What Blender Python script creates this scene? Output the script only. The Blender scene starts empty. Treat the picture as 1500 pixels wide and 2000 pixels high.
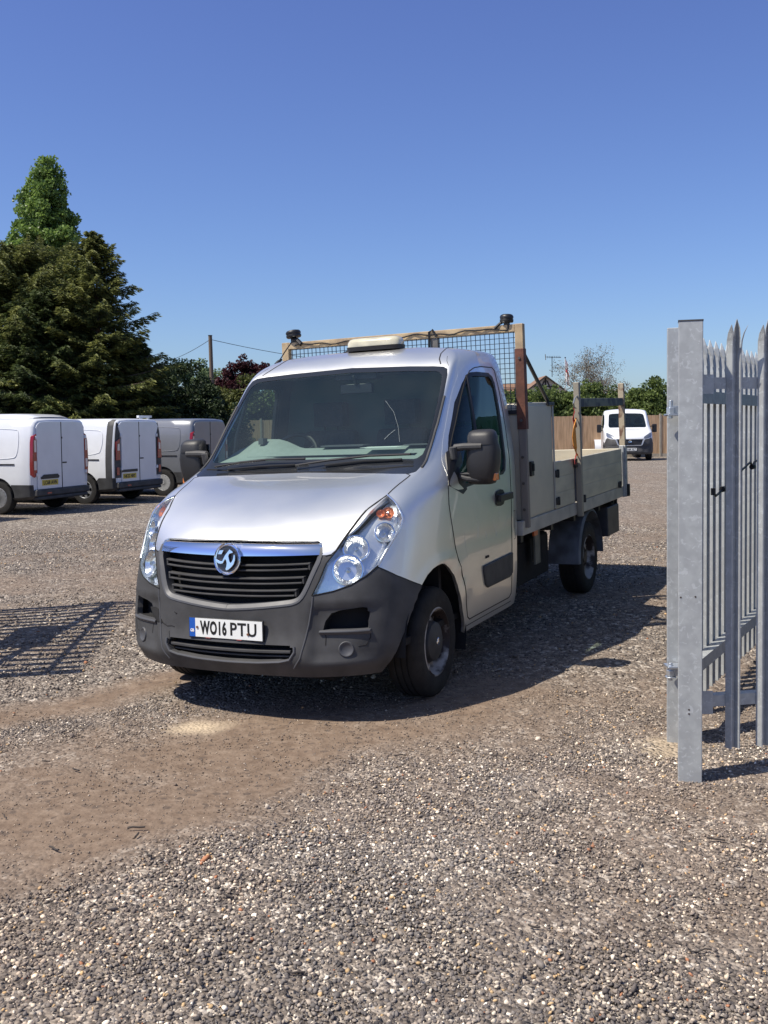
import bpy, bmesh, math, random
import numpy as np
from mathutils import Vector, Matrix
from mathutils.bvhtree import BVHTree
R = math.radians
random.seed(7); rng = np.random.default_rng(7)
SC = bpy.context.scene
COL = SC.collection

# ---------------------------------------------------------------- camera
cam = bpy.data.cameras.new("camera"); camo = bpy.data.objects.new("camera", cam); COL.objects.link(camo)
cam.sensor_fit = 'VERTICAL'; cam.sensor_height = 24.0
cam.lens = 1950.43 / 2000 * 24.0
cam.shift_y = -76.88 / 2000
cam.clip_start = 0.05; cam.clip_end = 3000
_p, _r = 0.047159, -0.012551
_d = Vector((0, math.cos(_p), -math.sin(_p))); _u = Vector((0, math.sin(_p), math.cos(_p))); _x = Vector((1, 0, 0))
_rx = math.cos(_r) * _x + math.sin(_r) * _u; _ux = math.cos(_r) * _u - math.sin(_r) * _x
camo.matrix_world = Matrix(((_rx.x, _ux.x, -_d.x, 0), (_rx.y, _ux.y, -_d.y, 0), (_rx.z, _ux.z, -_d.z, 1.7092), (0, 0, 0, 1)))
SC.camera = camo

# ---------------------------------------------------------------- sky and sun
SUN_AZ, SUN_EL = 22.0, 57.0            # the light travels towards +x turned SUN_AZ degrees to +y
world = bpy.data.worlds.new("World"); SC.world = world; world.use_nodes = True
nt = world.node_tree; bg = nt.nodes["Background"]
sky = nt.nodes.new("ShaderNodeTexSky"); sky.sky_type = 'NISHITA'; sky.sun_disc = False
sky.sun_elevation = R(SUN_EL); sky.sun_rotation = R(90 + 180 - SUN_AZ)
sky.altitude = 0; sky.air_density = 1.0; sky.dust_density = 0.6; sky.ozone_density = 2.5
tn = nt.nodes.new("ShaderNodeMix"); tn.data_type = 'RGBA'; tn.blend_type = 'MULTIPLY'; tn.inputs[0].default_value = 1.0; 
ge = nt.nodes.new("ShaderNodeTexCoord"); sx = nt.nodes.new("ShaderNodeSeparateXYZ"); nt.links.new(ge.outputs["Generated"], sx.inputs[0])
rp = nt.nodes.new("ShaderNodeValToRGB"); rp.color_ramp.elements[0].position = 0.0; rp.color_ramp.elements[0].color = (.60, .73, .95, 1)
rp.color_ramp.elements[1].position = 0.42; rp.color_ramp.elements[1].color = (.62, .65, 1.0, 1); e3 = rp.color_ramp.elements.new(.80); e3.color = (.80, .82, .90, 1); nt.links.new(sx.outputs["Z"], rp.inputs[0]); nt.links.new(rp.outputs[0], tn.inputs[7])
nt.links.new(sky.outputs[0], tn.inputs[6]); nt.links.new(tn.outputs[2], bg.inputs[0]); bg.inputs[1].default_value = 0.11
sun = bpy.data.lights.new("sun", 'SUN'); sun.energy = 5.0; sun.angle = R(0.53); sun.color = (1.0, 0.925, 0.80)
suno = bpy.data.objects.new("sun", sun); COL.objects.link(suno)
_ld = Vector((math.cos(R(SUN_AZ)) * math.cos(R(SUN_EL)), math.sin(R(SUN_AZ)) * math.cos(R(SUN_EL)), -math.sin(R(SUN_EL))))
suno.rotation_euler = _ld.to_track_quat('-Z', 'Y').to_euler(); suno.location = (-20, -10, 30)
SC.view_settings.view_transform = 'Standard'; SC.view_settings.look = 'None'
SC.view_settings.exposure = 0.35; SC.view_settings.gamma = 1.0
SC.cycles.max_bounces = 8; SC.cycles.transparent_max_bounces = 12

# ---------------------------------------------------------------- materials
MATS = {}
def mat(name, col=(.5, .5, .5), rough=.5, metal=0., var=0., scale=8., bump=0., bscale=60., coat=0., coatr=.05, spec=.5, col2=None, contrast=(.35, .65), tilt=None, detail=6.0, stretch=None):
    """procedural principled material: two colours mixed by noise, a bump and a clear coat"""
    if name in MATS: return MATS[name]
    m = bpy.data.materials.new(name); m.use_nodes = True; n = m.node_tree; b = n.nodes["Principled BSDF"]
    b.inputs["Base Color"].default_value = (*col, 1); b.inputs["Roughness"].default_value = rough
    b.inputs["Metallic"].default_value = metal; b.inputs["Specular IOR Level"].default_value = spec
    b.inputs["Coat Weight"].default_value = coat; b.inputs["Coat Roughness"].default_value = coatr
    tc = n.nodes.new("ShaderNodeTexCoord"); vec = tc.outputs["Object"]
    if stretch:
        mp = n.nodes.new("ShaderNodeMapping"); mp.inputs["Scale"].default_value = stretch; n.links.new(vec, mp.inputs[0]); vec = mp.outputs[0]
    if var > 0 or col2:
        c2 = col2 if col2 else tuple(max(0, c * (1 - var)) for c in col)
        nz = n.nodes.new("ShaderNodeTexNoise"); nz.inputs["Scale"].default_value = scale; nz.inputs["Detail"].default_value = detail
        n.links.new(vec, nz.inputs["Vector"])
        cr = n.nodes.new("ShaderNodeValToRGB"); cr.color_ramp.elements[0].position = contrast[0]; cr.color_ramp.elements[1].position = contrast[1]
        cr.color_ramp.elements[0].color = (*c2, 1); cr.color_ramp.elements[1].color = (*col, 1)
        n.links.new(nz.outputs["Fac"], cr.inputs[0]); n.links.new(cr.outputs[0], b.inputs["Base Color"])
        mr = n.nodes.new("ShaderNodeMapRange"); mr.inputs[3].default_value = min(1, rough * 1.2); mr.inputs[4].default_value = rough * .85
        n.links.new(nz.outputs["Fac"], mr.inputs[0]); n.links.new(mr.outputs[0], b.inputs["Roughness"])
    if bump > 0:
        nb = n.nodes.new("ShaderNodeTexNoise"); nb.inputs["Scale"].default_value = bscale; nb.inputs["Detail"].default_value = 4
        n.links.new(vec, nb.inputs["Vector"])
        bp = n.nodes.new("ShaderNodeBump"); bp.inputs["Strength"].default_value = bump; bp.inputs["Distance"].default_value = .01
        n.links.new(nb.outputs["Fac"], bp.inputs["Height"]); n.links.new(bp.outputs[0], b.inputs["Normal"])
    MATS[name] = m; return m

def glass(name, tint=(.75, .82, .8), ior=1.5, rough=.0, dirt=0.0):
    """thin pane: tinted see-through sheet with a Fresnel reflection and a film of dust"""
    if name in MATS: return MATS[name]
    m = bpy.data.materials.new(name); m.use_nodes = True; n = m.node_tree; n.nodes.clear()
    o = n.nodes.new("ShaderNodeOutputMaterial"); t = n.nodes.new("ShaderNodeBsdfTransparent"); t.inputs[0].default_value = (*tint, 1)
    g = n.nodes.new("ShaderNodeBsdfGlossy"); g.inputs["Roughness"].default_value = rough; g.inputs[0].default_value = (.80, .98, .92, 1)
    f = n.nodes.new("ShaderNodeFresnel"); ge = n.nodes.new("ShaderNodeNewGeometry"); mr = n.nodes.new("ShaderNodeMapRange")
    mr.inputs[3].default_value = ior; mr.inputs[4].default_value = 1 / ior; n.links.new(ge.outputs["Backfacing"], mr.inputs[0]); n.links.new(mr.outputs[0], f.inputs[0])
    mx = n.nodes.new("ShaderNodeMixShader"); n.links.new(f.outputs[0], mx.inputs[0]); n.links.new(t.outputs[0], mx.inputs[1]); n.links.new(g.outputs[0], mx.inputs[2])
    last = mx.outputs[0]
    if dirt > 0:
        d = n.nodes.new("ShaderNodeBsdfDiffuse"); d.inputs[0].default_value = (.45, .43, .4, 1)
        tc = n.nodes.new("ShaderNodeTexCoord"); nz = n.nodes.new("ShaderNodeTexNoise"); nz.inputs["Scale"].default_value = 5; nz.inputs["Detail"].default_value = 8
        n.links.new(tc.outputs["Object"], nz.inputs["Vector"])
        mr = n.nodes.new("ShaderNodeMapRange"); mr.inputs[1].default_value = .3; mr.inputs[2].default_value = .8; mr.inputs[3].default_value = dirt * .3; mr.inputs[4].default_value = dirt * 1.6
        n.links.new(nz.outputs["Fac"], mr.inputs[0])
        m2 = n.nodes.new("ShaderNodeMixShader"); n.links.new(mr.outputs[0], m2.inputs[0]); n.links.new(last, m2.inputs[1]); n.links.new(d.outputs[0], m2.inputs[2]); last = m2.outputs[0]
    n.links.new(last, o.inputs[0]); MATS[name] = m; return m

PAINT = mat("silver_paint", (.90, .90, .875), .375, .93, var=.05, scale=2.5, bump=.015, bscale=900, coat=.9, coatr=.03)
PLASTIC = mat("grey_plastic", (.060, .060, .062), .62, 0, var=.45, scale=7, bump=.12, bscale=700, contrast=(.3, .7))
PLASTIC_L = mat("light_grey_plastic", (.075, .077, .085), .5, 0, var=.15, scale=6, bump=.06, bscale=600)
BLACK = mat("black_plastic", (.012, .012, .014), .42, 0, var=.2, scale=6)
MATTE = mat("matt_black", (.008, .008, .009), .9, 0)
LINER = mat("cab_lining", (.045, .048, .052), .85, 0, var=.2, scale=5)
CHROME = mat("chrome", (.86, .88, .92), .06, 1.0)
RUBBER = mat("tyre_rubber", (.016, .015, .015), .8, 0, var=.35, scale=14, bump=.25, bscale=90)
GALV = mat("galvanised_steel", (.43, .45, .45), .46, .25, scale=18, col2=(.36, .375, .38), contrast=(.40, .62), bump=.04, bscale=30, detail=10)
n_ = GALV.node_tree; b_ = n_.nodes["Principled BSDF"]; tc_ = n_.nodes.new("ShaderNodeTexCoord"); z_ = n_.nodes.new("ShaderNodeTexNoise"); z_.inputs["Scale"].default_value = 34; z_.inputs["Detail"].default_value = 3; z_.inputs["Distortion"].default_value = 1.2
n_.links.new(tc_.outputs["Object"], z_.inputs["Vector"]); r_ = n_.nodes.new("ShaderNodeValToRGB"); r_.color_ramp.elements[0].position = .60; r_.color_ramp.elements[1].position = .63; r_.color_ramp.elements[0].color = (0, 0, 0, 1); r_.color_ramp.elements[1].color = (.38, .38, .38, 1)
n_.links.new(z_.outputs["Fac"], r_.inputs[0]); old_ = b_.inputs["Base Color"].links[0].from_socket; m_ = n_.nodes.new("ShaderNodeMix"); m_.data_type = 'RGBA'; n_.links.new(r_.outputs[0], m_.inputs[0]); n_.links.new(old_, m_.inputs[6]); m_.inputs[7].default_value = (.62, .65, .66, 1); n_.links.new(m_.outputs[2], b_.inputs["Base Color"])
ALU = mat("weathered_aluminium", (.54, .52, .46), .5, .15, scale=5, col2=(.34, .33, .30), contrast=(.3, .72), bump=.05, bscale=18, detail=8)
SHEET = mat("tool_box_sheet", (.62, .57, .45), .42, .12, scale=1.8, col2=(.44, .41, .335), contrast=(.3, .7), bump=.04, bscale=7, detail=8)
RUST = mat("rust_brown_paint", (.15, .055, .032), .7, 0, scale=9, col2=(.07, .028, .02), bump=.2, bscale=40)
TIMBER = mat("pale_timber", (.48, .37, .24), .8, 0, scale=3, col2=(.30, .23, .15), stretch=(1, 1, 14), bump=.2, bscale=10)
STEEL_D = mat("dark_steel", (.05, .05, .055), .5, .5, var=.4, scale=12)
GLASS_W = glass("windscreen_glass", (.78, .89, .86), 1.72, .0, .010)
GLASS_S = glass("side_glass", (.55, .68, .64), 1.38, .0, .004)
LENS = glass("lamp_lens", (.93, .95, .96), 1.45, .0, .02)
DASH = mat("dashboard_grey", (.24, .275, .25), .75, 0, var=.1, scale=20)
SEAT = mat("seat_cloth", (.03, .032, .038), .95, 0, var=.3, scale=30, bump=.2)

# ---------------------------------------------------------------- mesh helpers
def link(o, parent=None):
    COL.objects.link(o)
    if parent is not None: o.parent = parent
    return o
def tag(o, label=None, cat=None, group=None, kind=None):
    if label: o["label"] = label
    if cat: o["category"] = cat
    if group: o["group"] = group
    if kind: o["kind"] = kind
    return o
def empty(name, loc=(0, 0, 0), rz=0.0, label=None, cat=None, group=None):
    o = bpy.data.objects.new(name, None); o.empty_display_size = .2; COL.objects.link(o)
    o.location = loc; o.rotation_euler = (0, 0, rz); tag(o, label, cat, group); return o
def raw(name, V, F, m, parent=None, smooth=False):
    """fast mesh from arrays: V (n,3), F (m,k)"""
    V = np.asarray(V, np.float32); F = np.asarray(F, np.int32); me = bpy.data.meshes.new(name); k = F.shape[1]
    me.vertices.add(len(V)); me.vertices.foreach_set("co", V.ravel()); me.loops.add(F.size); me.loops.foreach_set("vertex_index", F.ravel())
    me.polygons.add(len(F)); me.polygons.foreach_set("loop_start", np.arange(0, F.size, k, dtype=np.int32))
    if smooth: me.polygons.foreach_set("use_smooth", np.ones(len(F), bool))
    me.update(calc_edges=True)
    if m: me.materials.append(m)
    return link(bpy.data.objects.new(name, me), parent)
class MB:
    def __init__(s, T=None): s.v = []; s.f = []; s.T = T
    def add(s, V, F, T=None):
        o = len(s.v)
        for p in V:
            p = Vector(p)
            if T is not None: p = T @ p
            if s.T is not None: p = s.T @ p
            s.v.append(p)
        s.f += [tuple(i + o for i in f) for f in F]; return s
    def box(s, a, b, T=None):
        (x0, y0, z0), (x1, y1, z1) = a, b
        return s.add([(x0, y0, z0), (x1, y0, z0), (x1, y1, z0), (x0, y1, z0), (x0, y0, z1), (x1, y0, z1), (x1, y1, z1), (x0, y1, z1)],
                     [(0, 3, 2, 1), (4, 5, 6, 7), (0, 1, 5, 4), (1, 2, 6, 5), (2, 3, 7, 6), (3, 0, 4, 7)], T)
    def cbox(s, c, d, T=None):
        return s.box([c[i] - d[i] / 2 for i in range(3)], [c[i] + d[i] / 2 for i in range(3)], T)
    def prism(s, P, d, T=None):
        """P: list of 3D points (planar outline), d: extrusion vector"""
        n = len(P); d = Vector(d); V = [Vector(p) for p in P] + [Vector(p) + d for p in P]
        return s.add(V, [tuple(range(n))[::-1], tuple(range(n, 2 * n))] + [(i, (i + 1) % n, n + (i + 1) % n, n + i) for i in range(n)], T)
    def tube(s, P, r, k=8, T=None, cap=True, r2=None, closed=False):
        P = [Vector(p) for p in P]; n = len(P); V = []; F = []; up = None
        for i, p in enumerate(P):
            if closed: t = P[(i + 1) % n] - P[i - 1]
            else: t = (P[min(i + 1, n - 1)] - P[max(i - 1, 0)])
            t = t.normalized() if t.length > 1e-9 else Vector((0, 0, 1))
            if up is None: up = Vector((0, 0, 1)) if abs(t.z) < .9 else Vector((1, 0, 0))
            a = up - t * up.dot(t); a = a.normalized() if a.length > 1e-6 else t.orthogonal().normalized(); up = a; b = t.cross(a)
            rr = r if r2 is None else r + (r2 - r) * i / max(1, n - 1)
            V += [p + (a * math.cos(2 * math.pi * j / k) + b * math.sin(2 * math.pi * j / k)) * rr for j in range(k)]
        m = n if closed else n - 1
        for i in range(m):
            i2 = (i + 1) % n
            F += [(i * k + j, i * k + (j + 1) % k, i2 * k + (j + 1) % k, i2 * k + j) for j in range(k)]
        if cap and not closed: F += [tuple(range(k))[::-1], tuple(range((n - 1) * k, n * k))]
        return s.add(V, F, T)
    def lathe(s, prof, k=32, T=None, closed=False):
        """prof: (r, y) pairs, revolved about the local Y axis"""
        n = len(prof); V = [(r * math.cos(2 * math.pi * j / k), y, r * math.sin(2 * math.pi * j / k)) for r, y in prof for j in range(k)]; F = []
        for i in range(n if closed else n - 1):
            i2 = (i + 1) % n
            F += [(i * k + j, i2 * k + j, i2 * k + (j + 1) % k, i * k + (j + 1) % k) for j in range(k)]
        return s.add(V, F, T)
    def build(s, name, m, parent=None, smooth=False, bevel=0., seg=2, angle=35):
        me = bpy.data.meshes.new(name); me.from_pydata([tuple(v) for v in s.v], [], s.f)
        if m: me.materials.append(m)
        o = link(bpy.data.objects.new(name, me), parent)
        bm = bmesh.new(); bm.from_mesh(me); bmesh.ops.recalc_face_normals(bm, faces=bm.faces); bm.to_mesh(me); bm.free()
        if smooth or bevel > 0:
            me.shade_smooth()
            try: me.set_sharp_from_angle(angle=R(angle))
            except Exception: pass
        if bevel > 0:
            b = o.modifiers.new("bevel", 'BEVEL'); b.width = bevel; b.segments = seg; b.limit_method = 'ANGLE'; b.angle_limit = R(40)
            b.harden_normals = True
        return o
def text_mesh(s, h, name, m, T, parent=None, bold=.0, sx=1., depth=.001, space=1.0):
    cu = bpy.data.curves.new(name, 'FONT'); cu.body = s; cu.size = h / .73; cu.align_x = 'CENTER'; cu.align_y = 'CENTER'
    cu.offset = bold; cu.extrude = depth; cu.space_character = space; cu.resolution_u = 3
    tmp = bpy.data.objects.new("tmp_text", cu); COL.objects.link(tmp); bpy.context.view_layer.update()
    dg = bpy.context.evaluated_depsgraph_get(); me = bpy.data.meshes.new_from_object(tmp.evaluated_get(dg)); me.name = name
    bpy.data.objects.remove(tmp); bpy.data.curves.remove(cu)
    ys = [v.co.y for v in me.vertices]; cy = (max(ys) + min(ys)) / 2; xs = [v.co.x for v in me.vertices]; cx = (max(xs) + min(xs)) / 2
    for v in me.vertices: v.co = T @ Vector(((v.co.x - cx) * sx, v.co.y - cy, v.co.z))
    me.materials.clear(); me.materials.append(m)
    return link(bpy.data.objects.new(name, me), parent)
def basis(o, x, y, z=None):
    x = Vector(x).normalized(); y = Vector(y); y = (y - x * y.dot(x)).normalized(); z = x.cross(y); o = Vector(o)
    return Matrix(((x.x, y.x, z.x, o.x), (x.y, y.y, z.y, o.y), (x.z, y.z, z.z, o.z), (0, 0, 0, 1)))
def chaikin(P, n=1, closed=True):
    P = [tuple(p) for p in P]
    for _ in range(n):
        Q = []; m = len(P)
        for i in range(m if closed else m - 1):
            a, b = P[i], P[(i + 1) % m]
            Q.append(tuple(.75 * a[k] + .25 * b[k] for k in range(len(a)))); Q.append(tuple(.25 * a[k] + .75 * b[k] for k in range(len(a))))
        if not closed: Q = [P[0]] + Q + [P[-1]]
        P = Q
    return P
def inside(px, py, P):
    c = False; n = len(P); j = n - 1
    for i in range(n):
        xi, yi = P[i]; xj, yj = P[j]
        if (yi > py) != (yj > py) and px < (xj - xi) * (py - yi) / (yj - yi) + xi: c = not c
        j = i
    return c

# ---------------------------------------------------------------- cab surface (truck frame: X forward from the front axle, Y to the truck's left, Z up)
def yz(z): return np.interp(z,[.28,.38,.54,.8,1.1,1.4,1.68,1.86,2.03,2.12,2.19,2.237,2.268],[.965,.985,1.,1.01,1.015,1.012,.985,.957,.925,.90,.85,.62,0.])
FR=[
[(.86,0,.28),(.845,.3,.28),(.79,.58,.28),(.66,.80,.28),(.46,.93,.28),(.15,.965,.28)],
[(.905,0,.38),(.89,.3,.38),(.83,.60,.38),(.70,.83,.38),(.50,.955,.38),(.15,.985,.38)],
[(.868,0,.54),(.857,.3,.54),(.805,.60,.54),(.69,.84,.54),(.49,.965,.54),(.15,1.0,.54)],
[(.865,0,.70),(.85,.3,.70),(.785,.59,.70),(.67,.83,.70),(.48,.96,.70),(.16,1.01,.70)],
[(.838,0,.86),(.822,.3,.86),(.75,.60,.86),(.625,.83,.865),(.44,.955,.86),(.15,1.012,.86)],
[(.785,0,1.04),(.77,.32,1.03),(.70,.61,.995),(.575,.81,1.0),(.41,.945,1.0),(.13,1.012,1.0)],
[(.60,0,1.168),(.59,.34,1.163),(.54,.66,1.14),(.46,.83,1.15),(.35,.94,1.14),(.08,1.01,1.12)],
[(.28,0,1.30),(.28,.36,1.297),(.27,.74,1.285),(.24,.87,1.28),(.16,.95,1.27),(-.02,1.005,1.25)],
[(-.10,0,1.395),(-.08,.38,1.393),(-.0,.80,1.385),(-.06,.895,1.385),(-.14,.96,1.37),(-.28,1.005,1.36)],
[(-.20,0,1.45),(-.19,.40,1.455),(-.17,.815,1.47),(-.25,.895,1.475),(-.34,.955,1.465),(-.48,.998,1.45)],
[(-.50,0,1.78),(-.49,.40,1.785),(-.46,.81,1.77),(-.53,.875,1.77),(-.62,.93,1.765),(-.78,.965,1.76)],
[(-.84,0,2.115),(-.83,.4,2.115),(-.76,.79,2.085),(-.80,.845,2.07),(-.87,.89,2.045),(-1.0,.92,2.03)],
[(-.98,0,2.20),(-.97,.4,2.195),(-.885,.76,2.16),(-.91,.82,2.15),(-.95,.865,2.13),(-1.04,.895,2.12)],
[(-1.10,0,2.24),(-1.09,.38,2.235),(-1.02,.68,2.215),(-1.03,.74,2.208),(-1.06,.79,2.20),(-1.11,.84,2.19)],
[(-1.2,0,2.262),(-1.19,.28,2.258),(-1.15,.45,2.25),(-1.15,.50,2.246),(-1.16,.56,2.242),(-1.19,.6,2.237)],
[(-1.28,0,2.268)]*6]
SX=[[-.5]*8+[-.58,-.72,-.95,-1.1,-1.12,-1.16,-1.22,-1.3],[-.98]*9+[-1.02,-1.14,-1.22,-1.23,-1.25,-1.28,-1.32],[-1.38]*16,[-1.5]*16]
SZ=[.30,.38,.54,.70,.86,1.0,1.12,1.25,1.36,1.45,1.76,2.03,2.12,2.19,2.237,2.268]
def net():
    G=np.zeros((16,10,3))
    for r in range(16):
        for c in range(6): G[r,c]=FR[r][c]
        for k in range(4):
            z=SZ[r]; G[r,6+k]=(SX[k][r],yz(z)-(.012 if k==3 else 0),z)
    return G
def cr1(P,n,mirror0=False,knots=None):
    # centripetal-ish Catmull-Rom along axis 0 with n subdivisions
    m=len(P)
    d=np.sqrt(np.maximum(1e-4,np.mean(np.linalg.norm(P[1:]-P[:-1],axis=2),axis=1))) if knots is None else knots
    t=np.concatenate([[0],np.cumsum(d)])
    T=np.zeros_like(P)
    for i in range(m):
        if 0<i<m-1:
            a=(P[i]-P[i-1])/(t[i]-t[i-1]);b=(P[i+1]-P[i])/(t[i+1]-t[i])
            wa=(t[i+1]-t[i])/(t[i+1]-t[i-1]);T[i]=a*wa+b*(1-wa)
        elif i==0:
            T[i]=(P[1]-P[0])/(t[1]-t[0])
            if mirror0: T[i]=T[i]*[0,1,0]
        else: T[i]=(P[-1]-P[-2])/(t[-1]-t[-2])
    out=[]
    for i in range(m-1):
        h=t[i+1]-t[i]
        k=n[i] if hasattr(n,'__len__') else n
        for s in range(k):
            x=s/k;h00=2*x**3-3*x*x+1;h10=x**3-2*x*x+x;h01=-2*x**3+3*x*x;h11=x**3-x*x
            out.append(h00*P[i]+h10*h*T[i]+h01*P[i+1]+h11*h*T[i+1])
    out.append(P[-1]);return np.array(out)
def surface(nr=6,nc=8):
    G=net()
    A=cr1(G,nr)
    B=cr1(A.transpose(1,0,2),nc,True).transpose(1,0,2)
    return B

def wheel_arch_flare(P):
    V = P.reshape(-1, 3); r = np.hypot(V[:, 0] - .0, V[:, 2] - .40); side = V[:, 1] > .9
    d = .014 * np.exp(-((r - .45) / .035) ** 2) * side * (V[:, 2] < .95)
    V[:, 1] += d
    # the bumper corners stand back from the plate section around the lamps
    s = lambda x: np.clip(x, 0, 1) ** 2 * (3 - 2 * np.clip(x, 0, 1))
    k = s((V[:, 1] - .525) / .05) * s((.70 - V[:, 2]) / .04) * s((V[:, 2] - .36) / .05) * s((.93 - V[:, 1]) / .10) * (V[:, 0] > .5)
    V[:, 0] -= .022 * k
    # a shallow waist line along the doors
    V[:, 1] -= .003 * np.exp(-((V[:, 2] - .90) / .05) ** 2) * side * (V[:, 0] < -.25)
    return V.reshape(P.shape)

def cut_skin(bm, cuts):
    """cut a skin along outlines given in a projection plane (ua, va)"""
    for pts, ua, va, filt, closed in cuts:
        ua = Vector(ua).normalized(); va = Vector(va).normalized(); n = len(pts)
        xs = [p[0] for p in pts]; ys = [p[1] for p in pts]; e = .004
        def bb(f):
            a = [v.co.dot(ua) for v in f.verts]; b = [v.co.dot(va) for v in f.verts]; return min(a), max(a), min(b), max(b)
        cand = {}
        for f in bm.faces:
            if filt(f.calc_center_median(), f.normal):
                q = bb(f)
                if q[1] > min(xs) - e and q[0] < max(xs) + e and q[3] > min(ys) - e and q[2] < max(ys) + e: cand[f] = q
        for i in range(n if closed else n - 1):
            a, b = pts[i], pts[(i + 1) % n]; x0, x1 = sorted((a[0], b[0])); y0, y1 = sorted((a[1], b[1]))
            if x1 - x0 < 1e-6 and y1 - y0 < 1e-6: continue
            sel = [f for f, q in cand.items() if f.is_valid and q[1] > x0 - e and q[0] < x1 + e and q[3] > y0 - e and q[2] < y1 + e]
            if not sel: continue
            no = ua * -(b[1] - a[1]) + va * (b[0] - a[0]); co = ua * a[0] + va * a[1] 
            ed = {x for f in sel for x in f.edges}; ve = {x for f in sel for x in f.verts}
            r = bmesh.ops.bisect_plane(bm, geom=sel + list(ed) + list(ve), dist=2e-4, plane_co=co, plane_no=no)
            for g in r['geom']:
                if isinstance(g, bmesh.types.BMFace) and g.is_valid: cand[g] = bb(g)
            for f in sel:
                if f.is_valid: cand[f] = bb(f)

class Cab:
    """the lofted cab skin, cut along its panel lines and sorted into panels"""
    def __init__(s, cuts, classify, nr=6, nc=(8, 14, 12, 10, 7, 6, 5, 4, 2)):
        P = wheel_arch_flare(surface(nr, nc)); n, m, _ = P.shape
        bm = bmesh.new(); vs = [[bm.verts.new(P[i, j]) for j in range(m)] for i in range(n)]
        for i in range(n - 1):
            for j in range(m - 1):
                try: bm.faces.new((vs[i][j], vs[i][j + 1], vs[i + 1][j + 1], vs[i + 1][j]))
                except ValueError: pass
        bmesh.ops.remove_doubles(bm, verts=bm.verts, dist=1e-5)
        bmesh.ops.dissolve_degenerate(bm, edges=bm.edges, dist=1e-5)
        bmesh.ops.recalc_face_normals(bm, faces=bm.faces)
        bm.normal_update()
        if sum(f.normal.x * f.calc_area() for f in bm.faces if f.calc_center_median().x > .5) < 0:
            bmesh.ops.reverse_faces(bm, faces=bm.faces); bm.normal_update()
        # whole (both halves) tree for later look-ups
        V = [v.co.copy() for v in bm.verts]; bm.verts.index_update(); F = [[v.index for v in f.verts] for f in bm.faces]
        k = len(V); s.bvh = BVHTree.FromPolygons(V + [Vector((v.x, -v.y, v.z)) for v in V], F + [[i + k for i in f[::-1]] for f in F])
        cut_skin(bm, cuts)
        bm.normal_update(); bm.verts.index_update()
        s.V = np.array([v.co for v in bm.verts]); s.N = np.array([v.normal for v in bm.verts]); s.panels = {}
        for f in bm.faces:
            if f.calc_area() < 1e-9: continue
            l = classify(f.calc_center_median(), f.normal)
            s.panels.setdefault(l, []).append([v.index for v in f.verts])
        bm.free()
    def x(s, y, z):
        h = s.bvh.ray_cast(Vector((4, y if abs(y) > .003 else .003, z)), Vector((-1, 0, 0))); return h[0].x if h[0] else .7
    def y(s, x, z):
        h = s.bvh.ray_cast(Vector((x, 4, z)), Vector((0, -1, 0))); return h[0].y if h[0] else 1.
    def near(s, p, off=.0):
        c, n, i, d = s.bvh.find_nearest(Vector(p)); 
        return c + n * off
    def shell(s, name, labels, m, parent, t=.0, inner=None, sides=(1, -1), off=0., extra=None):
        if isinstance(labels, str): labels = [labels]
        V = []; N = []; F = []; MI = []; nrm = []
        for sd in sides:
            fs = [f for l in labels for f in s.panels.get(l, [])]
            use = sorted({i for f in fs for i in f}); ix = {g: k for k, g in enumerate(use)}
            P = s.V[use] * [1, sd, 1]; Nn = s.N[use] * [1, sd, 1]; P = P + Nn * off; b0 = len(V)
            loc = [[ix[i] for i in f] for f in fs]
            if sd < 0: loc = [f[::-1] for f in loc]
            V += list(P); nrm += list(Nn); F += [[i + b0 for i in f] for f in loc]; MI += [0] * len(loc)
            if t:
                cnt = {}
                for f in loc:
                    for a, b in zip(f, f[1:] + f[:1]):
                        cnt[(a, b)] = cnt.get((a, b), 0) + 1
                b1 = len(V); V += list(P - Nn * t); nrm += list(-Nn); F += [[i + b1 for i in f[::-1]] for f in loc]; MI += [1 if inner else 0] * len(loc)
                for (a, b) in list(cnt):
                    if (b, a) in cnt: continue
                    if abs(P[a][1]) < 1e-4 and abs(P[b][1]) < 1e-4: continue
                    q = len(V); V += [P[b], P[a], P[a] - Nn[a] * t, P[b] - Nn[b] * t]; nrm += [(0, 0, 0)] * 4; F.append([q, q + 1, q + 2, q + 3]); MI.append(0)
        me = bpy.data.meshes.new(name); me.from_pydata([tuple(v) for v in V], [], F); me.materials.append(m)
        if inner: me.materials.append(inner)
        for p, k in zip(me.polygons, MI): p.material_index = k
        me.shade_smooth(); me.normals_split_custom_set_from_vertices([tuple(x) for x in nrm])
        return link(bpy.data.objects.new(name, me), parent)
    def line(s, mb, pts, r=.003, off=-.0005, step=.03, k=6, closed=False, side=1):
        """a bead or gap that follows the skin through rough 3D points"""
        Q = []; n = len(pts)
        for i in range(n if closed else n - 1):
            a, b = Vector(pts[i]), Vector(pts[(i + 1) % n]); m = max(1, int((b - a).length / step))
            for j in range(m): Q.append(s.near(a.lerp(b, j / m), off))
        if not closed: Q.append(s.near(pts[-1], off))
        mb.tube([(q.x, q.y * side, q.z) for q in Q], r, k, closed=closed)

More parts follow.
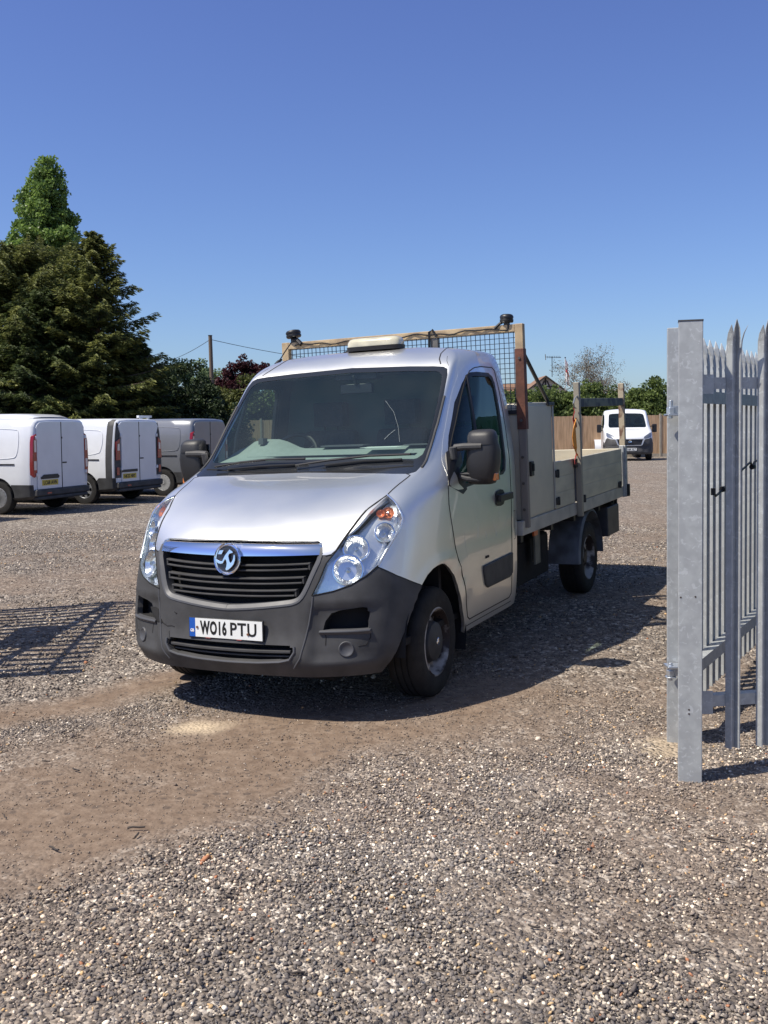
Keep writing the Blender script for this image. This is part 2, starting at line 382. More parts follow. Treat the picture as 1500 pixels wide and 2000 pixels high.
# outlines measured on the skin (half; the other side mirrors)
WS_OUT = [(-.05, 1.398), (.4, 1.391), (.80, 1.386), (.845, 1.395), (.853, 1.45), (.853, 1.584), (.845, 1.75), (.832, 1.90), (.816, 2.02), (.800, 2.062), (.765, 2.079), (.70, 2.086), (.485, 2.10), (-.05, 2.119)]
WS_GL = [(-.05, 1.482), (.5, 1.478), (.76, 1.474), (.800, 1.478), (.822, 1.50), (.828, 1.56), (.826, 1.65), (.808, 1.85), (.790, 1.97), (.775, 2.02), (.745, 2.045), (.70, 2.053), (.5, 2.066), (-.05, 2.084)]
BONNET = [(-.05, 1.398), (.4, 1.391), (.80, 1.386), (.830, 1.378), (.811, 1.335), (.795, 1.281), (.764, 1.239), (.727, 1.200), (.701, 1.123), (.677, 1.062), (.652, .996), (.632, .974), (.603, .968), (.586, .982), (.578, 1.015), (.562, 1.040), (.53, 1.049), (.45, 1.053), (-.05, 1.061)]
GRILLE = [(-.05, 1.061), (.45, 1.053), (.53, 1.049), (.562, 1.040), (.578, 1.015), (.589, .957), (.555, .873), (.518, .774), (.487, .722), (.45, .70), (.401, .690), (.206, .668), (.03, .654), (-.05, .654)]
INTAKE = [(-.05, .466), (.42, .468), (.445, .455), (.447, .43), (.42, .392), (.36, .378), (.22, .368), (-.05, .362)]
_h3 = [(.273, .797, 1.278), (.325, .881, 1.227), (.351, .924, 1.169), (.362, .934, 1.14), (.389, .932, 1.104), (.445, .913, 1.044), (.505, .89, .977), (.576, .865, .897), (.64, .819, .847), (.698, .748, .801), (.746, .657, .77), (.796, .545, .749), (.765, .580, .830), (.728, .610, .925), (.684, .655, .993), (.622, .681, 1.057), (.514, .708, 1.124), (.405, .733, 1.198), (.330, .768, 1.241)]
H2 = [((y - x) / math.sqrt(2), z) for x, y, z in _h3]
FOG = [(.600, .545), (.612, .60), (.645, .645), (.70, .662), (.79, .672), (.832, .668), (.842, .64), (.838, .552), (.80, .545), (.70, .545)]
ARCH = chaikin([(.60, .20), (.57, .34), (.500, .470), (.42, .60), (.34, .70), (.25, .785), (.13, .828), (.0, .832), (-.097, .795), (-.19, .73), (-.26, .655), (-.32, .56), (-.36, .471), (-.40, .40), (-.43, .325), (-.44, .20)], 1)
DOOR = [(-1.345, 2.075), (-1.30, 2.098), (-.969, 2.099), (-.87, 2.083), (-.777, 2.028), (-.675, 1.932), (-.581, 1.828), (-.434, 1.652), (-.35, 1.548), (-.242, 1.42), (-.165, 1.29), (-.150, 1.18), (-.163, 1.10), (-.22, .93), (-.28, .79), (-.36, .664), (-.42, .50), (-.46, .40), (-.50, .375), (-1.30, .375), (-1.345, .40)]
SWIN = [(-.842, 2.018), (-.90, 2.035), (-.983, 2.040), (-1.21, 2.036), (-1.27, 2.01), (-1.292, 1.96), (-1.285, 1.77), (-1.27, 1.40), (-1.25, 1.325), (-1.20, 1.30), (-.60, 1.27), (-.42, 1.26), (-.335, 1.30), (-.30, 1.38), (-.345, 1.485), (-.431, 1.608), (-.613, 1.827), (-.75, 1.950)]
SGL = [(-.865, 1.995), (-.92, 2.010), (-1.20, 2.010), (-1.245, 1.98), (-1.260, 1.93), (-1.245, 1.42), (-1.22, 1.335), (-1.18, 1.32), (-.60, 1.29), (-.44, 1.285), (-.385, 1.33), (-.375, 1.45), (-.47, 1.61), (-.64, 1.812), (-.77, 1.932)]
BUMP_L = [(.578, .891), (.486, .829), (.40, .787), (.30, .745), (.20, .70)]
fr = lambda c, n: c.x > -1.0 and n.x > .05 and c.y < .96
sd_ = lambda c, n: c.y > .80 and c.x < .75
CUTS = [(chaikin(WS_OUT, 0), (0, 1, 0), (0, 0, 1), fr, True), (WS_GL, (0, 1, 0), (0, 0, 1), fr, True), (BONNET, (0, 1, 0), (0, 0, 1), fr, True),
        (GRILLE, (0, 1, 0), (0, 0, 1), lambda c, n: c.x > .5, True), (INTAKE, (0, 1, 0), (0, 0, 1), lambda c, n: c.x > .5, True),
        (FOG, (0, 1, 0), (0, 0, 1), lambda c, n: c.x > .5, True), (H2, (-1, 1, 0), (0, 0, 1), lambda c, n: c.x > .15 and c.y > .45, True),
        ([(.45, .985), (.865, .985)], (0, 1, 0), (0, 0, 1), lambda c, n: c.x > .45, False), ([(.865, .99), (.865, .88)], (0, 1, 0), (0, 0, 1), lambda c, n: c.x > .45, False),
        (BUMP_L, (1, 0, 0), (0, 0, 1), lambda c, n: c.y > .8 and c.z < 1, False),
        (ARCH, (1, 0, 0), (0, 0, 1), lambda c, n: c.y > .75 and c.z < .9, True), (DOOR, (1, 0, 0), (0, 0, 1), sd_, True), (SWIN, (1, 0, 0), (0, 0, 1), sd_, True), (SGL, (1, 0, 0), (0, 0, 1), sd_, True)]
def classify(c, n):
    if c.x > -1.0 and n.x > .05 and c.y < .96:
        if inside(c.y, c.z, WS_GL): return 'ws'
        if inside(c.y, c.z, WS_OUT): return 'frit'
        if inside(c.y, c.z, BONNET): return 'bonnet'
    if c.x > .5:
        if inside(c.y, c.z, GRILLE): return 'grille_hole'
        if inside(c.y, c.z, INTAKE): return 'intake_hole'
        if inside(c.y, c.z, FOG): return 'fog_hole'
    if c.x > .15 and c.y > .45 and inside((c.y - c.x) / math.sqrt(2), c.z, H2): return 'lamp'
    if c.y > .75 and c.z < .9 and inside(c.x, c.z, ARCH): return 'arch_hole'
    if c.y > .8 and c.x < .75:
        if inside(c.x, c.z, SGL): return 'sglass'
        if inside(c.x, c.z, SWIN): return 'sframe'
        if inside(c.x, c.z, DOOR): return 'door'
    if c.x > .25:
        if c.y < .865 and c.z < .985: return 'bumper'
        if c.z < np.interp(c.x, [.20, .30, .40, .486, .578, .60], [.70, .745, .787, .829, .891, .90]): return 'bumper'
    return 'body'
cab = Cab(CUTS, classify)

# ================================================================ the silver dropside truck
TM = Matrix(((-0.44216, 0.89645, -0.02944, -0.53606), (-0.89670, -0.44255, -0.00817, 6.61323), (-0.02036, 0.02279, 0.99953, 0.0), (0, 0, 0, 1)))
truck = empty("dropside_truck", label="silver dropside truck with mesh headboard and dark bumper, parked in the middle of the yard", cat="truck")
truck.matrix_world = TM
def wheel(name, parent, x, y, z=.335, rad=.343, w=.225, kind='front', side=1, steer=0., cap=PLASTIC):
    T = Matrix.Translation((x, y, z)) @ Matrix.Rotation(steer, 4, 'Z') @ (Matrix.Identity(4) if side > 0 else Matrix.Rotation(math.pi, 4, 'Z'))
    root = link(bpy.data.objects.new(name, None), parent); root.empty_display_size = .1
    h = w / 2; t = MB(T)
    k = rad / .343
    pr = [(.205, -h * .80), (.215, -h * .93), (.245, -h), (.29, -h * .99), (.322, -h * .90), (.337, -h * .76), (.343, -h * .55)]
    for q in (-.36, 0, .36): pr += [(.343, h * (q - .05)), (.335, h * (q - .045)), (.335, h * (q + .045)), (.343, h * (q + .05))]
    pr += [(.343, h * .55), (.337, h * .76), (.322, h * .90), (.29, h * .99), (.245, h), (.215, h * .93), (.205, h * .80)]
    t.lathe([(r * k, y_) for r, y_ in pr], 56).build("tyre", RUBBER, root, smooth=True)
    rim = MB(T)
    rim.lathe([(.208 * k, -h * .8), (.214 * k, h * .93), (.206 * k, h * .95), (.198 * k, h * .78), (.190 * k, h * .55), (.178 * k, h * .35), (.172 * k, h * .15), (.165 * k, h * .18), (.150 * k, h * .38), (.12 * k, h * .45), (.10 * k, h * .45)], 48)
    for a in range(20):
        an = a * math.pi * 2 / 20; c = Vector((math.cos(an) * .158 * k, h * .34, math.sin(an) * .158 * k))
        rim.tube([c - Vector((0, .006, 0)), c + Vector((0, .004, 0))], .013 * k, 8)
    WORN = mat("worn_white_rim", (.38, .36, .34), .6, .1, scale=7, col2=(.030, .02, .017), contrast=(.47, .57), detail=8, bump=.2, bscale=60)
    rim.build("rim", WORN, root, smooth=True)
    if kind == 'front':
        c = MB(T); c.lathe([(.0, h * .98), (.03, h * .98), (.085, h * .93), (.118, h * .80), (.126, h * .60), (.128, h * .40)], 40); c.build("wheel_cap", cap, root, smooth=True)
        e = MB(T); e.lathe([(.0, h * 1.02), (.022, h * 1.01), (.026, h * .97)], 24); e.build("cap_emblem", CHROME, root, smooth=True)
    else:
        c = MB(T); c.lathe([(.0, h * .60), (.05, h * .60), (.06, h * .40), (.09, h * .40)], 24); c.build("hub", STEEL_D, root, smooth=True)
    return root
for sd in (1, -1):
    wheel("wheel", truck, 0, .862 * sd, side=sd, steer=R(1.5)); wheel("wheel", truck, -3.682, .86 * sd, side=sd, kind='rear')

# --- skins
cab.shell("cab_body", ["body"], PAINT, truck, .022, LINER)
cab.shell("bonnet", ["bonnet"], PAINT, truck, .018, MATTE, off=.001)
cab.shell("bumper", ["bumper"], PLASTIC, truck, .035)
frit = cab.shell("windscreen_surround", ["frit"], mat("black_ceramic_band", (.018, .02, .024), .16, 0, coat=.3), truck, .012, LINER, off=-.002)
ws = cab.shell("windscreen", ["ws"], GLASS_W, truck, off=-.004)
for sd in (1, -1):
    d = cab.shell("door", ["door"], PAINT, truck, .03, LINER, sides=(sd,), off=.0005)
    cab.shell("window_frame", ["sframe"], BLACK, d, .025, LINER, sides=(sd,), off=-.002)
    cab.shell("side_window", ["sglass"], GLASS_S, d, sides=(sd,), off=-.010)
    b = MB(); b.tube([(-.842, sd * (cab.y(-.842, 2.0) - .006), 2.012), (-.75, sd * (cab.y(-.75, 1.65) - .004), 1.65), (-.69, sd * (cab.y(-.69, 1.3) - .004), 1.29)], .013, 8); b.build("window_divider", BLACK, d, smooth=True)
    # mirror triangle
    tri = [(-.335, 1.50), (-.18, 1.325), (-.165, 1.30), (-.40, 1.225), (-.47, 1.25), (-.47, 1.50), (-.40, 1.53)]
    m = MB(); m.add([(x, sd * (cab.y(x, z) + .004), z) for x, z in tri] + [(x, sd * (cab.y(x, z) - .02), z) for x, z in tri],
                    [tuple(range(7)), tuple(range(7, 14))[::-1]] + [(i, (i + 1) % 7, 7 + (i + 1) % 7, 7 + i) for i in range(7)]); m.build("mirror_base", BLACK, d)
    hd = MB()
    hd.add(*(lambda q: (q.v, q.f))(MB().prism([(-1.005 + 0, sd * 1.018, 1.10), (-1.03, sd * 1.018, 1.085), (-1.10, sd * 1.018, 1.078), (-1.16, sd * 1.018, 1.085), (-1.185, sd * 1.018, 1.11), (-1.185, sd * 1.018, 1.165), (-1.16, sd * 1.018, 1.19), (-1.10, sd * 1.018, 1.198), (-1.03, sd * 1.018, 1.19), (-1.005, sd * 1.018, 1.17)], (0, sd * .006, 0))))
    hd.box((-1.29, sd * 1.03, 1.115), (-1.02, sd * 1.055, 1.163)); hd.cbox((-1.05, sd * 1.025, 1.14), (.05, .03, .045)); hd.build("door_handle", BLACK, d, bevel=.008)
    st = MB(); zz = [(-.735, .700), (-1.335, .712), (-1.335, .560), (-1.27, .535), (-.82, .535), (-.775, .56), (-.735, .66)]
    st.add([(x, sd * (cab.y(x, z) + .016), z) for x, z in zz] + [(x, sd * (cab.y(x, z) - .004), z) for x, z in zz], [tuple(range(7)), tuple(range(7, 14))[::-1]] + [(i, (i + 1) % 7, 7 + (i + 1) % 7, 7 + i) for i in range(7)])
    st.build("rubbing_strip", PLASTIC, d, bevel=.008)
    g = MB(); cab.line(g, [(x, 1., z) for x, z in DOOR], .0042, -.0005, closed=True, side=sd); g.build("door_seal", MATTE, d, smooth=True)
    if sd > 0:
        q = MB()
        for P in ([(-.62, 1.06), (-.66, .98), (-.65, .90)], [(-.92, 1.02), (-1.0, .93), (-1.03, .86)], [(-1.06, 1.05), (-1.12, .96)], [(-.40, .98), (-.42, .88), (-.45, .80)], [(-1.17, .92), (-1.28, .99)], [(-.80, .64 + .3), (-.83, .87)], [(-1.30, 1.28), (-1.31, 1.16)]):
            q.tube([(x, cab.y(x, z) + .0006, z) for x, z in P], .0011, 5)
        q.build("door_scratch", mat("scratch_pale", (.62, .64, .62), .5), d)
    text_mesh("M2300", .018, "model_lettering", STEEL_D, basis((-.82, sd * (cab.y(-.82, .75) + .003), .752), (-sd, 0, 0), (0, 0, 1)), d, bold=.0008)
    # door mirror: two arms, a tall two-part housing, a small clear indicator at the foot
    mr = link(bpy.data.objects.new("door_mirror", None), truck)
    b = MB(); b.tube([(-.36, sd * .985, 1.53), (-.36, sd * 1.05, 1.535), (-.37, sd * 1.17, 1.535)], .024, 10); b.tube([(-.33, sd * .985, 1.535), (-.345, sd * .985, 1.46)], .024, 10); b.build("mirror_arm", PLASTIC, mr, smooth=True)
    b = MB(); b.tube([(-.37, sd * .99, 1.345), (-.38, sd * 1.06, 1.325), (-.39, sd * 1.15, 1.32)], .018, 10); b.tube([(-.37, sd * .99, 1.36), (-.38, sd * 1.08, 1.356)], .010, 8); b.build("mirror_arm", PLASTIC, mr, smooth=True)
    def house(rows, name, m):
        q = MB(); n = 20; V = []; F = []
        for z, cx, cy, a, bb, ex in rows:
            for j in range(n):
                an = 2 * math.pi * j / n; c_, s_ = math.cos(an), math.sin(an)
                px = a * math.copysign(abs(c_) ** ex, c_); py = bb * math.copysign(abs(s_) ** ex, s_)
                if px < 0: px *= .55
                V.append((cx + px, sd * (cy + py), z))
        for i in range(len(rows) - 1): F += [(i * n + j, i * n + (j + 1) % n, (i + 1) * n + (j + 1) % n, (i + 1) * n + j) for j in range(n)]
        F += [tuple(range(n))[::-1], tuple(range((len(rows) - 1) * n, len(rows) * n))]
        q.add(V, F); return q.build(name, m, mr, smooth=True, angle=60)
    house([(1.545, -.44, 1.155, .085, .098, .6), (1.60, -.44, 1.152, .083, .094, .6), (1.625, -.45, 1.150, .075, .086, .62), (1.638, -.46, 1.150, .055, .066, .7), (1.642, -.47, 1.15, .03, .04, .8)], "mirror_cap", mat("mirror_cap_black", (.022, .022, .024), .5, 0, bump=.1, bscale=600))
    house([(1.285, -.46, 1.135, .05, .06, .7), (1.292, -.455, 1.135, .07, .085, .65), (1.33, -.45, 1.14, .085, .100, .6), (1.42, -.45, 1.150, .092, .108, .55), (1.50, -.445, 1.156, .09, .108, .55), (1.545, -.44, 1.157, .08, .100, .6)], "mirror_housing", mat("mirror_housing_black", (.02, .02, .022), .45, 0, bump=.1, bscale=600))
    q = MB(); q.box((-.51, sd * 1.065, 1.31), (-.498, sd * 1.235, 1.60)); q.build("mirror_glass", CHROME, mr)
    q = MB(); q.cbox((-.43, sd * 1.235, 1.335), (.07, .022, .05), None); q.build("side_indicator", mat("amber_lens", (.75, .22, .05), .2, 0, coat=.5), mr, bevel=.008)

# --- seams and beads on the bonnet, windscreen, roof
g = MB(); cab.line(g, [(cab.x(y, z), y, z) for y, z in BONNET[2:13]], .0045, -.001); cab.line(g, [(cab.x(y, z), y, z) for y, z in BONNET[2:13]], .0045, -.001, side=-1)
cab.line(g, [(-.12, y, 1.398) for y in np.linspace(-.8, .8, 30)], .005, -.002); g.build("bonnet_gap", MATTE, truck, smooth=True)
g = MB()
for sd in (1, -1):
    cab.line(g, [(-.775, .735, 2.10), (-.83, .70, 2.15), (-.92, .675, 2.20), (-1.05, .67, 2.225)], .006, -.003, side=sd)
    cab.line(g, [(-.755, .80, 2.095), (-.80, .77, 2.13), (-.87, .745, 2.17)], .0022, -.001, side=sd)
    cab.line(g, [(.28, 1.0, .735), (.40, .98, .787), (.486, .94, .829), (.578, .865, .891)], .003, -.0005, side=sd)
g.build("roof_seam", MATTE, truck, smooth=True)
for sd in (1, -1):
    g = MB(); cab.line(g, [(-1.40, 1.0, 1.01), (-1.44, 1.0, 1.01), (-1.44, 1.0, .80), (-1.40, 1.0, .80)], .0022, 0, side=sd); g.build("filler_flap_seam", MATTE, truck, smooth=True)
    g = MB(); cab.line(g, [(-1.36, 1.0, .335), (-.46, 1.0, .335)], .003, 0, side=sd); g.build("sill_seam", MATTE, truck, smooth=True)
# cowl fillets beside the windscreen foot
for sd in (1, -1):
    m = MB(); cab.line(m, [(-.10, .862, 1.42), (-.17, .868, 1.47), (-.26, .866, 1.56), (-.40, .862, 1.70), (-.56, .850, 1.88)], .009, -.001, side=sd, k=8)
    m.build("pillar_trim", PLASTIC, truck, smooth=True)

# --- wipers and washer scuttle
w = MB()
for a, b, h in (((.03, -.30), (-.60, -.27), 1), ((.0, .62), (-.10, -.10), 1)): pass
def on_ws(y, z, off=.02): return cab.near((cab.x(y, z), y, z), off)
for pts in ([(-.72, 1.425), (-.55, 1.452), (-.35, 1.468), (-.05, 1.468)], [(-.10, 1.425), (.15, 1.455), (.45, 1.478), (.76, 1.482)]):
    w.tube([on_ws(y, z, .028) for y, z in pts], .008, 8)
for pts in ([(-.62, 1.418), (-.40, 1.432), (-.12, 1.440)], [(.12, 1.432), (.40, 1.455), (.70, 1.462)]):
    P = [on_ws(y, z, .012) for y, z in pts]; w.tube(P, .0075, 6)
w.build("wiper", BLACK, truck, smooth=True)

# --- grille: recess, bars, chrome strip, badge
gr = link(bpy.data.objects.new("grille", None), truck)
bk = MB(); n = 24; V = []
ys = np.linspace(-.62, .62, n)
for z in (.62, 1.09):
    for y in ys: V.append((cab.x(abs(y) * .98, max(.66, min(z, 1.05))) - .11, y, z))
bk.add(V, [(i, i + 1, n + i + 1, n + i) for i in range(n - 1)]); bk.build("grille_back", MATTE, gr)
def gband(mb, zf, y0, y1, h, d0, d1, n=28, lip=0.):
    """bar across the grille: zf(y) centre height, between y0 and y1, from d0 behind the skin to d1"""
    V = []; F = []
    for i in range(n + 1):
        y = y0 + (y1 - y0) * i / n; z = zf(y); xs = cab.x(abs(y), z)
        V += [(xs - d0, y, z - h / 2), (xs - d1, y, z - h / 2 + lip), (xs - d1, y, z + h / 2 - lip), (xs - d0, y, z + h / 2)]
    for i in range(n):
        for j in range(4): F.append((i * 4 + j, i * 4 + (j + 1) % 4, i * 4 + 4 + (j + 1) % 4, i * 4 + 4 + j))
    F += [(3, 2, 1, 0), (n * 4, n * 4 + 1, n * 4 + 2, n * 4 + 3)]
    mb.add(V, F)
for zc, hw in ((.908, .515), (.832, .485), (.762, .445)):
    b = MB(); f = lambda y, zc=zc: zc - .012 + .012 * (y / .5) ** 2
    gband(b, lambda y: f(y) + .016, -hw, hw, .013, .06, .018, lip=.002); gband(b, lambda y: f(y) - .014, -hw + .012, hw - .012, .013, .06, .022, lip=.002)
    for sd in (1, -1): b.box((cab.x(hw, zc) - .055, sd * (hw - .012), f(hw) - .02), (cab.x(hw, zc) - .022, sd * hw, f(hw) + .022))
    b.build("grille_slat", PLASTIC, gr, bevel=.002)
# bezel following the outline
bz = MB(); GB = chaikin(GRILLE[4:], 1, False)
for sd in (1, -1):
    P = [Vector((cab.x(y, z) + .000, max(y, 0), z)) for y, z in GB if y > .004] + [Vector((cab.x(0, .6545), 0, .6545))]
    Pi = []
    for i, p in enumerate(P):
        a = P[max(i - 1, 0)]; c = P[min(i + 1, len(P) - 1)]; t = Vector((0, c.y - a.y, c.z - a.z)).normalized(); nn = Vector((0, t.z, -t.y))
        if (abs(nn.y) < .3 and nn.z < 0) or (abs(nn.y) >= .3 and nn.y > 0): nn = -nn
        q = p + nn * .030; q.y = max(q.y, 0); Pi.append(Vector((cab.x(q.y, q.z) - .014, q.y, q.z)))
    V = []; F = []
    for i in range(len(P)):
        o, q = P[i], Pi[i]; mid = o.lerp(q, .35)
        V += [(o.x - .03, o.y * sd, o.z), (o.x + .004, o.y * sd, o.z), (mid.x + .007, mid.y * sd, mid.z), (q.x, q.y * sd, q.z), (q.x - .07, q.y * sd, q.z)]
    for i in range(len(P) - 1): F += [(i * 5 + j, i * 5 + j + 1, i * 5 + 6 + j, i * 5 + 5 + j) for j in range(4)]
    bz.add(V, F)
bz.build("grille_surround", PLASTIC_L, gr, smooth=True, angle=25)
b = MB(); V = []; F = []; n = 48
for i in range(n + 1):
    y = -.572 + 1.144 * i / n; t = abs(y) / .572; zt = 1.036 - .006 * t; zb = .975 - .008 * (1 - t); xt = cab.x(abs(y), 1.03); xb = cab.x(abs(y), .98)
    V += [(xb - .05, y, zb), (xb - .002, y, zb), (xb * .5 + xt * .5 + .004, y, (zb + zt) / 2), (xt - .004, y, zt - .004), (xt - .02, y, zt + .004), (xt - .05, y, zt)]
for i in range(n): F += [(i * 6 + j, i * 6 + (j + 1) % 6, i * 6 + 6 + (j + 1) % 6, i * 6 + 6 + j) for j in range(6)]
F += [tuple(range(6))[::-1], tuple(range(n * 6, n * 6 + 6))]
b.add(V, F); b.build("chrome_strip", CHROME, gr, smooth=True, angle=30)
BX = cab.x(0, .955) + .012; BT = basis((BX, 0, .952), (0, 1, 0), (-.16, 0, 1))     # badge plane: local x = truck left, y = up, z = out
bd = MB(BT @ Matrix.Rotation(math.pi / 2, 4, 'X'))
bd.lathe([(.094, .0), (.094, -.012), (.088, -.020), (.080, -.018), (.077, -.008), (.077, .0)], 56); badge = bd.build("badge_ring", CHROME, gr, smooth=True)
q = MB(BT @ Matrix.Rotation(math.pi / 2, 4, 'X')); q.lathe([(.0, -.004), (.079, -.004)], 48)
for k in range(-7, 8):
    z = k * .0095; hw = math.sqrt(max(0, .077 ** 2 - z * z)); 
    q2 = MB(BT); 
    q.box((-hw, -.0075, z - .002), (hw, -.004, z + .002))
q.build("badge_disc", mat("badge_dark", (.10, .10, .11), .3, .8), badge)
gf = [(-.079, -.008), (-.070, .0), (-.055, -.008), (-.040, -.012), (-.026, -.012), (-.018, .004), (-.008, .022), (.004, .036), (.018, .052), (.020, .058), (.030, .052), (.043, .046), (.048, .036), (.036, .034), (.022, .030), (.016, .018), (.020, .004), (.026, -.014), (.034, -.022), (.042, -.014), (.050, .002), (.054, .030), (.062, .022), (.064, -.006), (.056, -.030), (.040, -.048), (.022, -.062), (.006, -.068), (-.002, -.060), (.004, -.046), (.006, -.026), (.002, -.010), (-.006, -.002), (-.014, -.014), (-.020, -.026), (-.034, -.030), (-.054, -.028), (-.070, -.018)]
q = MB(BT); q.prism([(x, y, .004) for x, y in gf], (0, 0, .008)); q.prism([(-.062, .026, .004), (-.050, .050, .004), (-.020, .052, .004), (-.034, .026, .004)], (0, 0, .006)); q.build("badge_figure", CHROME, badge, bevel=.0015)

# --- headlamps
for sd in (1, -1):
    hl = link(bpy.data.objects.new("headlight", None), truck)
    cab.shell("lens", ["lamp"], LENS, hl, sides=(sd,), off=.002)
    rf = cab.shell("reflector", ["lamp"], mat("lamp_housing_chrome", (.82, .83, .84), .22, .7, bump=.10, bscale=30), hl, sides=(sd,), off=-.055)
    # side walls between lens and housing
    q = MB(); P = [cab.near(p) for p in _h3]; nn = len(P); V = []
    for i, p in enumerate(_h3):
        c, nr, _, _ = cab.bvh.find_nearest(Vector(p)); V += [tuple(c - nr * .001), tuple(c - nr * .058)]
    V = [(x, y * sd, z) for x, y, z in V]
    q.add(V, [(2 * i, 2 * ((i + 1) % nn), 2 * ((i + 1) % nn) + 1, 2 * i + 1) for i in range(nn)]); q.build("lamp_wall", mat("lamp_wall_chrome", (.5, .54, .6), .25, .8), hl)
    def bowl(c, r, name, m, depth=.045, bulb=True, ring=True, ax=Vector((.80, .28, .12)), out=.0):
        c0, nr, _, _ = cab.bvh.find_nearest(Vector(c)); c1 = c0 - nr * (.030 - out); ax = Vector((ax.x, ax.y, ax.z)).normalized()
        ax = (ax + nr).normalized()
        zx = Vector((0, 0, 1)); T = basis((c1.x, c1.y * sd, c1.z), Vector((ax.x, ax.y * sd, ax.z)).cross(zx) * -1, (0, 0, 1)); 
        T = Matrix.Translation((c1.x, c1.y * sd, c1.z)) @ Vector((ax.x, ax.y * sd, ax.z)).to_track_quat('Y', 'Z').to_matrix().to_4x4()
        b = MB(T); b.lathe([(r * t, -depth * (1 - t * t)) for t in (.12, .25, .4, .55, .7, .85, 1.0)], 32); o = b.build(name, m, hl, smooth=True)
        if ring: b = MB(T); b.lathe([(r * .97, -.004), (r * 1.0, .004), (r * 1.09, .003), (r * 1.12, -.006)], 40); b.build("lamp_ring", CHROME, o, smooth=True)
        if bulb: b = MB(T); b.lathe([(.0, .002), (r * .16, .0), (r * .2, -.012), (r * .2, -depth)], 16); b.build("bulb", mat("bulb_cover", (.5, .52, .55), .2, .9), o, smooth=True)
        return o
    REF = mat("reflector_bowl", (.9, .9, .9), .14, .9, bump=.22, bscale=26)
    bowl((.70, .735, .895), .083, "low_beam", REF); bowl((.62, .755, 1.015), .072, "high_beam", REF)
    bowl((.47, .875, 1.085), .055, "side_lamp", REF, .03); bowl((.37, .845, 1.19), .036, "indicator", mat("amber_reflector", (.62, .20, .09), .3, .4), .025, ring=False)
    bowl((.395, .805, 1.188), .026, "indicator", mat("amber_reflector", (.62, .20, .09), .3, .4), .02, ring=False, bulb=False)
    q = MB(); cab.line(q, _h3[0:8], .0065, .002, side=sd, k=8); q.build("lamp_edge_strip", mat("bright_trim", (.75, .76, .78), .2, .9), hl, smooth=True)
    q = MB(); cab.line(q, _h3[7:12], .004, .0, side=sd); cab.line(q, _h3[11:] + [_h3[0]], .0045, -.001, side=sd); q.build("lamp_gasket", MATTE, hl, smooth=True)

# --- bumper details
bp_ = MB()
V = []; n = 30
for z in (.35, .48):
    for i in range(n): y = -.46 + .92 * i / (n - 1); V.append((cab.x(abs(y), .42) - .10, y, z))
bp_.add(V, [(i, i + 1, n + i + 1, n + i) for i in range(n - 1)]); bp_.build("intake_back", MATTE, truck)
b = MB()
def iband(mb, z, hw, h, dx0, dx1, bow=0.):
    V = []; F = []; n = 20
    for i in range(n + 1):
        y = -hw + 2 * hw * i / n; zz = z + bow * (y / hw) ** 2; xs = cab.x(abs(y), .42)
        V += [(xs - dx0, y, zz - h / 2), (xs - dx1, y, zz - h / 2), (xs - dx1, y, zz + h / 2), (xs - dx0, y, zz + h / 2)]
    for i in range(n):
        for j in range(4): F.append((i * 4 + j, i * 4 + (j + 1) % 4, i * 4 + 4 + (j + 1) % 4, i * 4 + 4 + j))
    F += [(3, 2, 1, 0), (n * 4, n * 4 + 1, n * 4 + 2, n * 4 + 3)]; mb.add(V, F)
iband(b, .424, .425, .016, .09, .012, .006); iband(b, .395, .41, .010, .09, .03, .006); b.build("intake_bar", PLASTIC, truck, bevel=.003)
q = MB()
lip = [(0, .357)] + INTAKE[4:8][::-1] + [(.45, .43), (.447, .462)]
cab.line(q, [(cab.x(max(y, 0), z), max(y, 0), z) for y, z in [(0, .357), (.22, .362), (.36, .372), (.425, .387), (.455, .432), (.452, .462)]], .008, .001, k=8)
cab.line(q, [(cab.x(max(y, 0), z), max(y, 0), z) for y, z in [(0, .357), (.22, .362), (.36, .372), (.425, .387), (.455, .432), (.452, .462)]], .008, .001, side=-1, k=8)
q.build("intake_lip", PLASTIC_L, truck, smooth=True)
